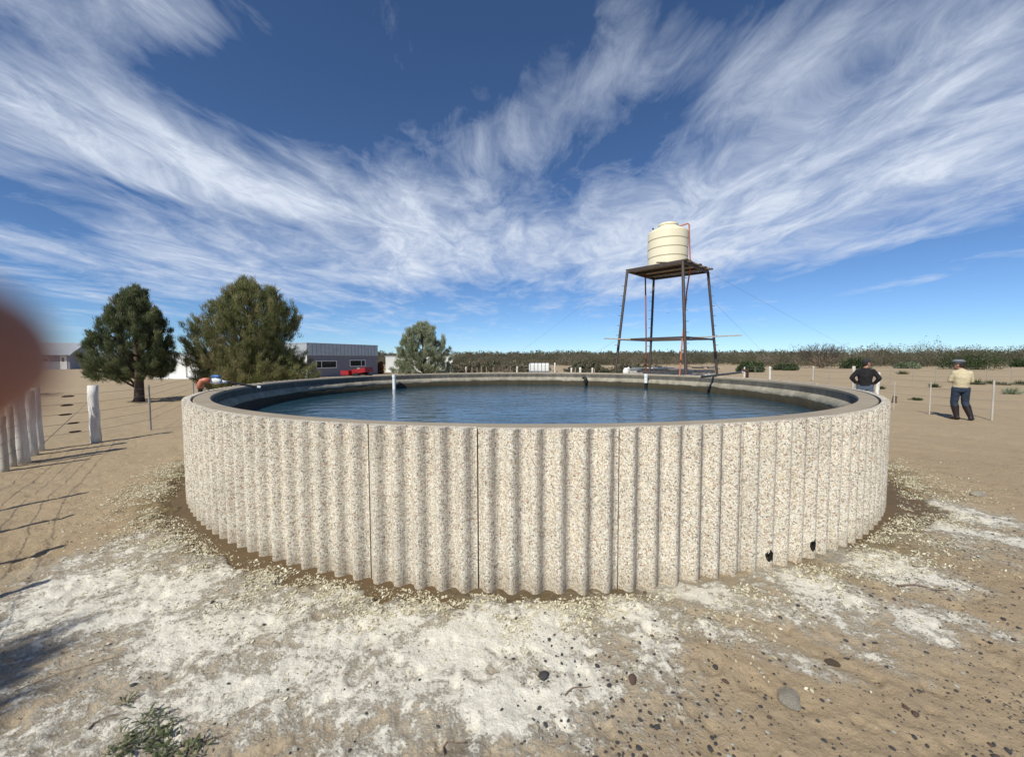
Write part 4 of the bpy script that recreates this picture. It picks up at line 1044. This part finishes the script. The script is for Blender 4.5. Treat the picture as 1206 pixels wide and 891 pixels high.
# weeds, bottom left
weedm = leaf_mat('weed_leaves', (.045, .060, .028), (.105, .125, .060), (.27, .26, .16), .2)
def weed(px, py, R_, n, seed, label):
    rng = np.random.default_rng(seed); b = at(px, py); V = []; T = []; Fc = []
    for k in range(n):
        a = rng.uniform(0, 2*PI); c = np.array([rng.normal(0, R_*.45), rng.normal(0, R_*.45), .004])
        l = rng.uniform(.02, .055); w_ = l*.10; t = rng.uniform(0, 1); rise = rng.uniform(.1, .9)
        d = np.array([math.cos(a), math.sin(a), 0]); s = np.array([-d[1], d[0], 0]); i0 = len(V)
        z = lambda q: np.array([0, 0, rise*l*math.sin(q*2.4)*.7])
        V += [c, c + d*l*.35 + s*w_ + z(.35), c + d*l*.35 - s*w_ + z(.35), c + d*l*.75 + s*w_*.8 + z(.75), c + d*l*.75 - s*w_*.8 + z(.75), c + d*l + z(1)]
        Fc += [(i0, i0+2, i0+1), (i0+1, i0+2, i0+4, i0+3), (i0+3, i0+4, i0+5)]; T += [t]*3
    o = mesh_np('weed', np.array(V), Fc, weedm); at_ = o.data.attributes.new('tint', 'FLOAT', 'FACE'); at_.data.foreach_set('value', T)
    o.location = (b.x, b.y, gz(b.x, b.y) + .004); return tag(o, label, 'weed', 'green weeds in the lower left')
for i_, (px, py, R_, n_, lb) in enumerate(((150, 830, .035, 16, 'tiny pale weed above the larger weeds'), (175, 850, .07, 50, 'small green weed patch, uppermost of the larger ones'), (188, 868, .085, 95, 'middle green weed patch with upright leaves'),
   (148, 884, .08, 85, 'dark green weed patch at the lower left'), (185, 893, .07, 60, 'green weed patch on the bottom edge below the middle one'), (224, 890, .065, 55, 'green weed patch right of the others on the bottom edge'))):
    weed(px, py, R_, n_, 90+i_, lb)
# dry twigs
tm = M['drywood']
def twigs(px, py, l, a, label, bend=.02, r=.004, m=tm):
    b = at(px, py); z = gz(b.x, b.y); d = Vector((math.cos(a), math.sin(a), 0)); s = Vector((-d.y, d.x, 0)); pts = []
    for k in range(6):
        t = k/5; q = b + d*l*(t-.5) + s*bend*math.sin(t*5); pts.append((q.x, q.y, gz(q.x, q.y) + r + .006))
    tag(MB().tube(pts, [r*(1-.6*k/5) for k in range(6)], 6).build('twig', m), label, 'twig', 'twigs lying on the sand')
twigs(124, 850, .12, 1.2, 'short dark twig beside the green weeds'); twigs(245, 875, .14, 1.0, 'curled dry twig right of the green weeds', .03); twigs(535, 880, .13, .9, 'dark curved twig near the bottom edge', .035, .005)
twigs(680, 815, .16, .5, 'thin twig on the salt edge left of the dark stones', .015); twigs(93, 790, .45, .75, 'long thin twig in the left foreground', .02, .003)
twigs(1085, 692, .30, -.2, 'long dark twig on the right foreground sand', .02, .008)

# ------------------------------------------------------------------ stones
def stone_data(name, seed, m, sub=2, amp=.18, flat=.6):
    rng = np.random.default_rng(seed); bm = bmesh.new(); bmesh.ops.create_icosphere(bm, subdivisions=sub, radius=1)
    k = rng.normal(0, 1.3, (4, 3)); ph = rng.uniform(0, 6, 4)
    for v in bm.verts:
        p_ = np.array(v.co); f = 1 + amp*sum(math.sin(float(k[i] @ p_) * 1.4 + ph[i]) for i in range(4))/2
        v.co = Vector((p_[0]*f*1.15, p_[1]*f*.85, p_[2]*f*flat))
    me = bpy.data.meshes.new(name); bm.to_mesh(me); bm.free(); me.materials.append(m)
    me.polygons.foreach_set('use_smooth', [True]*len(me.polygons)); return me
bigm = stone_data('rock', 5, M['rock'], 4, .26, .42)
def rock(px, py, r, label, me=bigm, name='rock', rz=0., cat='rock', sq=1):
    b = at(px, py); o = put(bpy.data.objects.new(name, me)); o.location = (b.x, b.y, gz(b.x, b.y) + r*.12); o.scale = (r, r*sq, r); o.rotation_euler = (.1, .05, rz); return tag(o, label, cat)
rock(931, 823, .066, 'fist sized pale grey stone on the sand at lower right', rz=.8)
rock(981, 778, .036, 'rough brown clod above and right of the pale stone', stone_data('clod', 8, M['clod'], 3, .18, .35), 'clod', .3, 'clod')
rock(1153, 583, .10, 'flat pale slab on the sand right of the tank', rz=.2, sq=.6, name='flat_stone')
rock(641, 812-12, .028, 'rounded dark stone on the white salt crust', stone_data('dark_stone', 9, M['peb_dark'], 3, .2, .7), 'dark_stone', .4, 'stone')
rock(745, 803, .030, 'reddish dark stone beside a smaller dark one', stone_data('red_stone', 10, M['peb_brown'], 3, .2, .7), 'red_stone', .9, 'stone')
kinds = [stone_data('pebble', 20+i_, M['peb_dark'] if i_ < 6 else (M['peb_brown'] if i_ < 8 else M['peb_pale']), 2, .17, .55) for i_ in range(10)]
def pdens(px, py):
    d = 0
    if py > 700 and px > 590: d = (.3 + .6*(py-700)/190)*min(1, .25+(px-590)/160)
    if px > 1040 and py > 545: d = max(d, .9*min(1, (px-1030)/80))
    if px > 1000 and 540 < py < 600: d = max(d, .5)
    if px > 960 and py > 640 and py > 640+ (1060-px)*.6: d = max(d, .8)
    if px < 590 and py > 700: d = .13
    if px < 200 and 540 < py < 700: d = .25
    return d
prs = random.Random(77); P_ = []
while len(P_) < 2700:
    # uniform on the ground, denser near the camera
    px = prs.uniform(-20, 1226); py = prs.uniform(540, 900)
    # accept by ground area per pixel
    if prs.random() > min(1, (560/(py-420))**3*.05*1.0 + .05 if False else (250/(py-422))**1.7): continue
    if prs.random() > pdens(px, py): continue
    b = at(px, py); r = math.hypot(b.x-TC.x, b.y-TC.y)
    if r < 6.15: continue
    if float(vnoise(np.array([b.x*1.3]), np.array([b.y*1.3]), 3)[0]) < .32 and prs.random() < .6: continue
    s = .0030 * math.exp(prs.gauss(0, .50)) + .0016; s = min(s, .0125)
    if px < 590: s *= .85
    P_.append((s/(b.length), s, b))
P_.sort(key=lambda q: -q[0])
for k, (_, s, b) in enumerate(P_[:295]):
    kd = prs.choices(range(10), [1]*6+[.7, .7, .45, .45])[0]
    o = put(bpy.data.objects.new('pebble', kinds[kd])); o.location = (b.x, b.y, gz(b.x, b.y) + s*.42); o.scale = (s*1.25,)*3; o.rotation_euler = (prs.uniform(-.3, .3), prs.uniform(-.3, .3), prs.uniform(0, 6.28))
    tag(o, ('small dark grey pebble lying loose on the sandy foreground', 'small reddish brown pebble lying loose on the sandy foreground', 'small pale pebble lying loose on the sandy foreground')[0 if kd < 6 else (1 if kd < 8 else 2)], 'pebble', ('loose dark pebbles', 'loose brown pebbles', 'loose pale pebbles')[0 if kd < 6 else (1 if kd < 8 else 2)])
oct_ = np.array([(1, 0, 0), (0, 1, 0), (-1, 0, 0), (0, -1, 0), (0, 0, .6), (.7, .7, .3), (-.7, .7, .3), (-.7, -.7, .3), (.7, -.7, .3)])
tri = np.array([(0, 5, 4), (5, 1, 4), (1, 6, 4), (6, 2, 4), (2, 7, 4), (7, 3, 4), (3, 8, 4), (8, 0, 4)])
VV = []; FF = []
xy = np.array([(b.x, b.y) for _, s, b in P_[295:]]); zs = gh(xy[:, 0], xy[:, 1])
for i_, (_, s, b) in enumerate(P_[295:]):
    a = prs.uniform(0, 6.28); c_, s_ = math.cos(a), math.sin(a); v = oct_*s*np.array([1.3, .9, 1])
    v = np.c_[v[:, 0]*c_ - v[:, 1]*s_ + b.x, v[:, 0]*s_ + v[:, 1]*c_ + b.y, v[:, 2] + zs[i_] + .001]; FF.append(tri + 9*i_); VV.append(v)
tag(mesh_np('gravel', np.concatenate(VV), np.concatenate(FF), M['peb_dark'], smooth=True), 'fine dark grit and droppings scattered over the sand', 'gravel', kind='stuff')

# pale petals and flakes drifted round the tank foot
petm = leaf_mat('dry_petals', (.44, .39, .26), (.66, .60, .44), (.80, .77, .66), .1)
rng = np.random.default_rng(17); n = 110000
a = rng.uniform(-1.35, 1.30, n); u = rng.gamma(2.0, .14, n)
r = RO + .0 + u + .30*np.exp(-((a+.9)/.4)**2)*rng.uniform(.0, 1.0, n) + .25*np.exp(-((a-.95)/.2)**2)*rng.uniform(.4, 1, n)
x, y = TC.x + r*np.sin(a), TC.y - r*np.cos(a)
clump = fbm(x*4.5, y*4.5, 4, 44, .6)
keep = (rng.uniform(0, 1, n) < np.clip((clump - .40)*7, .05, 1)); 
tw_ = trench(x, y); keep &= rng.uniform(0, 1, n) > np.clip(tw_*1.4, 0, .45)
keep &= rng.uniform(0, 1, n) < np.where(np.abs(a-.28) < .22, .45, 1)
x, y, a = x[keep], y[keep], a[keep]; n = len(x); z = np.maximum(gh(x, y), -.042) + .005
d = rng.normal(0, 1, (n, 3)); d[:, 2] *= .35; d /= np.linalg.norm(d, axis=1)[:, None]; s = np.cross(d, np.array([0, 0, 1.])) + rng.normal(0, .2, (n, 3)); s /= np.linalg.norm(s, axis=1)[:, None]
l = rng.gamma(3.0, .0024, n).clip(.0025, .016)[:, None]; C = np.c_[x, y, z]
V = np.stack([C - d*l, C - s*l*.55 + [0, 0, .003], C + d*l, C + s*l*.55 + [0, 0, .002]], 1)
o = mesh_np('fallen_petals', V.reshape(-1, 3), np.arange(4*n).reshape(-1, 4), petm); at_ = o.data.attributes.new('tint', 'FLOAT', 'FACE'); at_.data.foreach_set('value', rng.uniform(0, 1, n))
tag(o, 'pale yellow flakes and petals drifted around the foot of the tank', 'petals', kind='stuff')

# ------------------------------------------------------------------ people
def hand(mb, wr, dirv, palmn, s=1.0, curl=.5, right=True, k=1.0):
    """palm + five curled fingers; dirv: along the hand, palmn: direction the palm faces"""
    dirv = dirv.normalized(); pn = (palmn - dirv*palmn.dot(dirv)).normalized(); sd = dirv.cross(pn).normalized()*(1 if right else -1)
    mb.tube([wr, wr+dirv*.03*s, wr+dirv*.085*s], [(.017*s, .026*s), (.016*s, .036*s), (.013*s, .040*s)], 10, up=pn)
    for i, (off, ln) in enumerate(((-.030, .072), (-.010, .082), (.010, .076), (.029, .060))):
        b_ = wr + dirv*.082*s + sd*off*s; p_ = b_; dd = dirv; pts = [b_ - dirv*.02*s, b_]
        for q in range(3):
            c = curl*(.5+.4*q); dd = (dd*math.cos(c) + pn*math.sin(c)).normalized(); pp_ = pn; p_ = p_ + dd*ln*s*(.45, .32, .23)[q]; pts.append(p_)
        mb.tube(pts, [.0095*s*k]*3 + [.0085*s*k, .0065*s*k], 8)
    t0 = wr + dirv*.02*s - sd*.024*s; t1 = t0 - sd*.030*s + dirv*.028*s + pn*.012*s; t2 = t1 + dirv*.032*s + pn*.016*s - sd*.004*s; t3 = t2 + dirv*.022*s + pn*.008*s + sd*.004*s
    mb.tube([t0, t1, t2, t3], [.014*s*k, .012*s*k, .010*s*k, .007*s*k], 8)
def head(mb, c, look, s=1.0):
    """c: head centre"""
    look = look.normalized(); R = Matrix.Rotation(math.atan2(look.y, look.x) - PI/2, 3, 'Z')
    def T(x, y, z): return c + R @ Vector((x*s, y*s, z*s))
    mb.ball(T(0, -.01, .025), (.076*s, .096*s, .098*s), rot=R); mb.ball(T(0, .022, -.05), (.058*s, .066*s, .072*s), rot=R)
    mb.tube([T(0, .085, .02), T(0, .108, -.018), T(0, .092, -.028)], [.010*s, .016*s, .012*s], 7)
    mb.ball(T(0, .078, -.062), (.026*s, .018*s, .010*s), rot=R); mb.ball(T(0, .075, -.095), (.024*s, .02*s, .018*s), rot=R)
    for sx in (-1, 1):
        mb.ball(T(.077*sx, -.005, -.01), (.010*s, .022*s, .032*s), rot=R); mb.ball(T(.030*sx, .078, .018), (.020*s, .012*s, .010*s), rot=R); mb.ball(T(.03*sx, .084, .038), (.024*s, .010*s, .007*s), rot=R)
    return R, T
def person(loc, rz, label, J, look, top_m, trou_m, boots, hat, hairc, belly=1.0):
    """J: joints in local coordinates, figure faces +y"""
    o = thing('person', label, 'person', loc, rz); V_ = {k: Vector(v) for k, v in J.items()}
    def torso(mb, e, lo, hi):
        e = e - .010
        p_, c, n_ = V_['pelvis'], V_['chest'], V_['neck']
        mid_ = p_.lerp(c, .5)
        st = [(p_ - Vector((0, 0, .09)), (.145+e, .105+e)), (p_, (.155+e, .115+e)), (p_.lerp(mid_, .6), (.145+e, .112*belly+e)), (mid_, (.148+e, .120*belly+e)), (c.lerp(mid_, .2), (.168+e, .125+e)), (c.lerp(n_, .40), (.165+e, .108+e)), (c.lerp(n_, .78), (.105+e, .080+e)), (n_, (.066+e, .064+e))]
        st = st[lo:hi]; mb.tube([a for a, _ in st], [r for _, r in st], 20, up=(1, 0, 0))
    def arm(mb, s_, e, upto=1.0):
        a, b_, c = V_['sh'+s_], V_['el'+s_], V_['wr'+s_]; n_ = V_['chest'].lerp(V_['neck'], .5)
        mb.tube([n_.lerp(a, .45), a, a.lerp(b_, .35), b_.lerp(a, .12), b_, b_.lerp(c, .15), b_.lerp(c, .5), b_.lerp(c, upto)], [.060+e, .056+e, .049+e, .043+e, .042+e, .043+e, .037+e, .030+e], 12)
    def leg(mb, s_, e, f0=0., f1=1.0):
        a, b_, c = V_['hip'+s_], V_['kn'+s_], V_['an'+s_]
        mb.tube([a + Vector((0, 0, .05)), a, a.lerp(b_, .4), b_.lerp(a, .1), b_, b_.lerp(c, .3), b_.lerp(c, .7), b_.lerp(c, f1)], [.076+e, .080+e, .071+e, .064+e, .062+e, .062+e, .048+e, .040+e], 14)
    mb = MB(); torso(mb, 0, 0, 8)
    nk = V_['neck']; hc = V_['head']
    mb.tube([nk - Vector((0, 0, .05)), nk.lerp(hc, .5), hc], [.060, .054, .055], 12)
    R, T = head(mb, hc, Vector(look))
    for s_ in 'LR':
        arm(mb, s_, 0); leg(mb, s_, 0)
        c = V_['wr'+s_]; d = Vector(J['hd'+s_]); pn = Vector(J['pn'+s_]); hand(mb, c, d, pn, 1.0, .55, s_ == 'R', 1.15)
        f = V_['an'+s_]; td = Vector(J['toe'+s_]).normalized(); mb.tube([f - td*.05 + Vector((0, 0, -.03)), f + td*.06 - Vector((0, 0, .04)), f + td*.16 - Vector((0, 0, .06))], [.038, .04, .028], 10)
    mb.build('body', M['skin'], o, voxel=.0085, sm=2)
    mb = MB(); torso(mb, .022, 1, 8); arm(mb, 'L', .016, .94); arm(mb, 'R', .016, .94); mb.build('sweater', top_m, o, voxel=.013, sm=3)
    mb = MB(); p_ = V_['pelvis']
    mb.tube([p_ - Vector((0, 0, .12)), p_ - Vector((0, 0, .04)), p_ + Vector((0, 0, .07))], [(.140, .112), (.158, .125), (.148, .118)], 20, up=(1, 0, 0))
    for s_ in 'LR': leg(mb, s_, .018, 0, .97)
    mb.build('trousers', trou_m, o, voxel=.013, sm=2)
    for s_ in 'LR':
        b_, c = V_['kn'+s_], V_['an'+s_]; td = Vector(J['toe'+s_]).normalized()
        hi = b_.lerp(c, .22 if boots else .80); mb = MB()
        mb.tube([hi, b_.lerp(c, .55) if boots else b_.lerp(c, .9), c, c - Vector((0, 0, .05))], [.088 if boots else .06, .074 if boots else .056, .056, .055], 14)
        z = c.z - .085
        mb.tube([c - td*.075 + Vector((0, 0, z-c.z+.045)), c - td*.02 + Vector((0, 0, z-c.z+.05)), c + td*.09 + Vector((0, 0, z-c.z+.042)), c + td*.17 + Vector((0, 0, z-c.z+.035)), c + td*.205 + Vector((0, 0, z-c.z+.03))], [(.040, .040), (.052, .046), (.042, .052), (.036, .048), (.022, .03)], 14, up=(0, 0, 1))
        mb.build('boot', M['boot'], o, voxel=.01, sm=2)
    MB().ball(T(0, -.022, .030), (.081, .092, .094), rot=R).ball(T(0, -.045, -.02), (.072, .068, .075), rot=R).build('hair', hairc, o, smooth=True)
    if hat == 'beret':
        mb = MB().lathe([(0, .040), (.06, .036), (.100, .022), (.122, .000), (.124, -.014), (.110, -.030), (.088, -.038), (.086, -.060)], seg=28)
        Rb = R @ Matrix.Rotation(.10, 3, 'Y'); mb.v = [T(.0, .012, .112) + Rb @ Vector((v.x, v.y*1.08, v.z*1.15 + .06*v.x*.8)) for v in mb.v]
        mb.build('beret', M['beret'], o, smooth=True)
    else:
        mb = MB().lathe([(0, .052), (.045, .048), (.075, .028), (.088, -.005), (.090, -.045)], seg=28); mb.v = [T(0, -.012, .075) + R @ Vector((v.x, v.y*1.12, v.z)) for v in mb.v]
        mb.add([T(x_, .085+y_, .045+z_) for x_, y_, z_ in ((-.06, 0, 0), (.06, 0, 0), (.045, .06, -.012), (-.045, .06, -.012), (-.06, 0, .01), (.06, 0, .01), (.045, .06, -.004), (-.045, .06, -.004))], [(0,1,2,3), (4,5,6,7), (0,1,5,4), (1,2,6,5), (2,3,7,6), (3,0,4,7)])
        mb.build('cap', M['capblk'], o, smooth=True)
    return o
# man in the beret, both arms held in front, weight on the left leg
pb = at(1130, 494); pb.z = gz(pb.x, pb.y)
person(pb, math.atan2(-pb.x, pb.y) + .32, 'man in grey beret, cream sweater, jeans and dark rubber boots standing on the sand', dict(
 pelvis=(-.015, .0, .90), chest=(.0, -.015, 1.20), neck=(-.01, .035, 1.405), head=(-.045, .065, 1.525),
 shL=(-.155, .0, 1.305), shR=(.155, .0, 1.305), elL=(-.215, .04, 1.09), elR=(.205, .04, 1.09), wrL=(-.135, .215, 1.06), wrR=(.10, .23, 1.07),
 hdL=(.9, .35, .0), hdR=(-.9, .35, .05), pnL=(.2, -1, 0), pnR=(-.2, -1, 0),
 hipL=(-.095, 0, .86), hipR=(.085, 0, .86), knL=(-.105, .06, .48), knR=(.105, .05, .48), anL=(-.06, .0, .088), anR=(.195, -.06, .088), toeL=(-.35, 1, 0), toeR=(.55, 1, 0)),
 (-.8, .6, 0), M['yellowknit'], M['denim'], True, 'beret', M['hair'], 1.08)
pb = atd(1018, 470, 11.5); pb.z = gz(pb.x, pb.y)
person(pb, math.atan2(-pb.x, pb.y), 'man in black sweater and dark cap with hands on hips behind the right rim', dict(
 pelvis=(.0, .0, .90), chest=(-.005, -.005, 1.24), neck=(.0, .015, 1.435), head=(.02, .03, 1.575),
 shL=(-.165, .0, 1.345), shR=(.165, .0, 1.345), elL=(-.305, -.05, 1.14), elR=(.305, -.05, 1.14), wrL=(-.195, .02, .97), wrR=(.195, .02, .97),
 hdL=(.75, .5, -.35), hdR=(-.75, .5, -.35), pnL=(.3, -.3, -.6), pnR=(-.3, -.3, -.6),
 hipL=(-.095, 0, .89), hipR=(.095, 0, .89), knL=(-.12, .02, .49), knR=(.12, .02, .49), anL=(-.13, -.03, .088), anR=(.13, -.03, .088), toeL=(-.25, 1, 0), toeR=(.25, 1, 0)),
 (.8, .6, 0), M['blackknit'], M['paledenim'], False, 'cap', M['hair'])

# ------------------------------------------------------------------ two birds over the field
for px, py, D_, s in ((787, 368.5, 60, .35), (695, 378.7, 70, .3)):
    c = atd(px, py, D_); mb = MB().ball((0, 0, 0), (.10, .35, .10), 10, 7).tube([(0, .32, .02), (0, .44, .03)], [.07, .03], 6)
    for sx in (-1, 1):
        mb.add([(0, .12, .03), (.45*sx, .18, .16), (1.0*sx, -.05, .05), (.45*sx, -.14, .13), (0, -.12, .03)], [(0, 1, 3, 4), (1, 2, 3)])
    mb.add([(-.05, -.3, 0), (.05, -.3, 0), (.12, -.6, 0), (-.12, -.6, 0)], [(0, 1, 2, 3)])
    mb.v = [c + v*s for v in mb.v]; tag(mb.build('bird', M['black']), 'tiny dark bird flying ' + ('under the tower platform' if px > 750 else 'left of the tower'), 'bird')

# ------------------------------------------------------------------ photographer's hand and phone at the camera
ph = tag(MB().box((-.058, -.0075, CAMH + .022), (.158, .008, .070)).build('phone', M['black'], bevel=.003), 'unseen black phone held at the camera, sized to shade the fingertip', 'phone')  # out of view; added and sized to keep the sun off the finger
hl = thing('hand', 'blurred fingertip of the photographer at the left edge of the picture', 'hand', (0, 0, CAMH))
mb = MB(); z0 = .0003
mb.tube([(-.152, -.012, -.012), (-.158, .012, -.004), (-.135, .030, .000), (-.095, .040, .001), (-.068, .0395, z0), (-.0585, .0385, z0), (-.0530, .038, z0), (-.0492, .038, z0)], [.0115, .0112, .0108, .0104, .0102, .0098, .0082, .0045], 16)
for k_, (zz2, l_) in enumerate(((-.022, .050), (-.042, .046), (-.060, .036))):
    mb.tube([(-.150, -.014, zz2), (-.156, .006, zz2), (-.140, .014, zz2), (-.142+l_*.5, .013, zz2)], [.0105, .010, .0095, .0075], 12)
mb.tube([(-.150, -.030, -.040), (-.150, -.032, -.005), (-.125, -.026, .022), (-.098, -.020, .036)], [.016, .014, .0115, .008], 12)
mb.tube([(-.152, -.018, -.002), (-.156, -.022, -.030), (-.162, -.030, -.070), (-.175, -.050, -.105), (-.20, -.09, -.15), (-.26, -.20, -.26)], [(.014, .020), (.017, .036), (.018, .036), (.022, .027), (.026, .028), (.034, .036)], 16, up=(1, 0, 0))
mb.build('palm_and_fingers', M['fskin'], hl, voxel=.0016, sm=4)
MB().tube([(-.215, -.12, -.18), (-.26, -.20, -.26), (-.33, -.32, -.36)], [.040, .046, .052], 20).build('sleeve', M['sleeve'], hl, smooth=True)
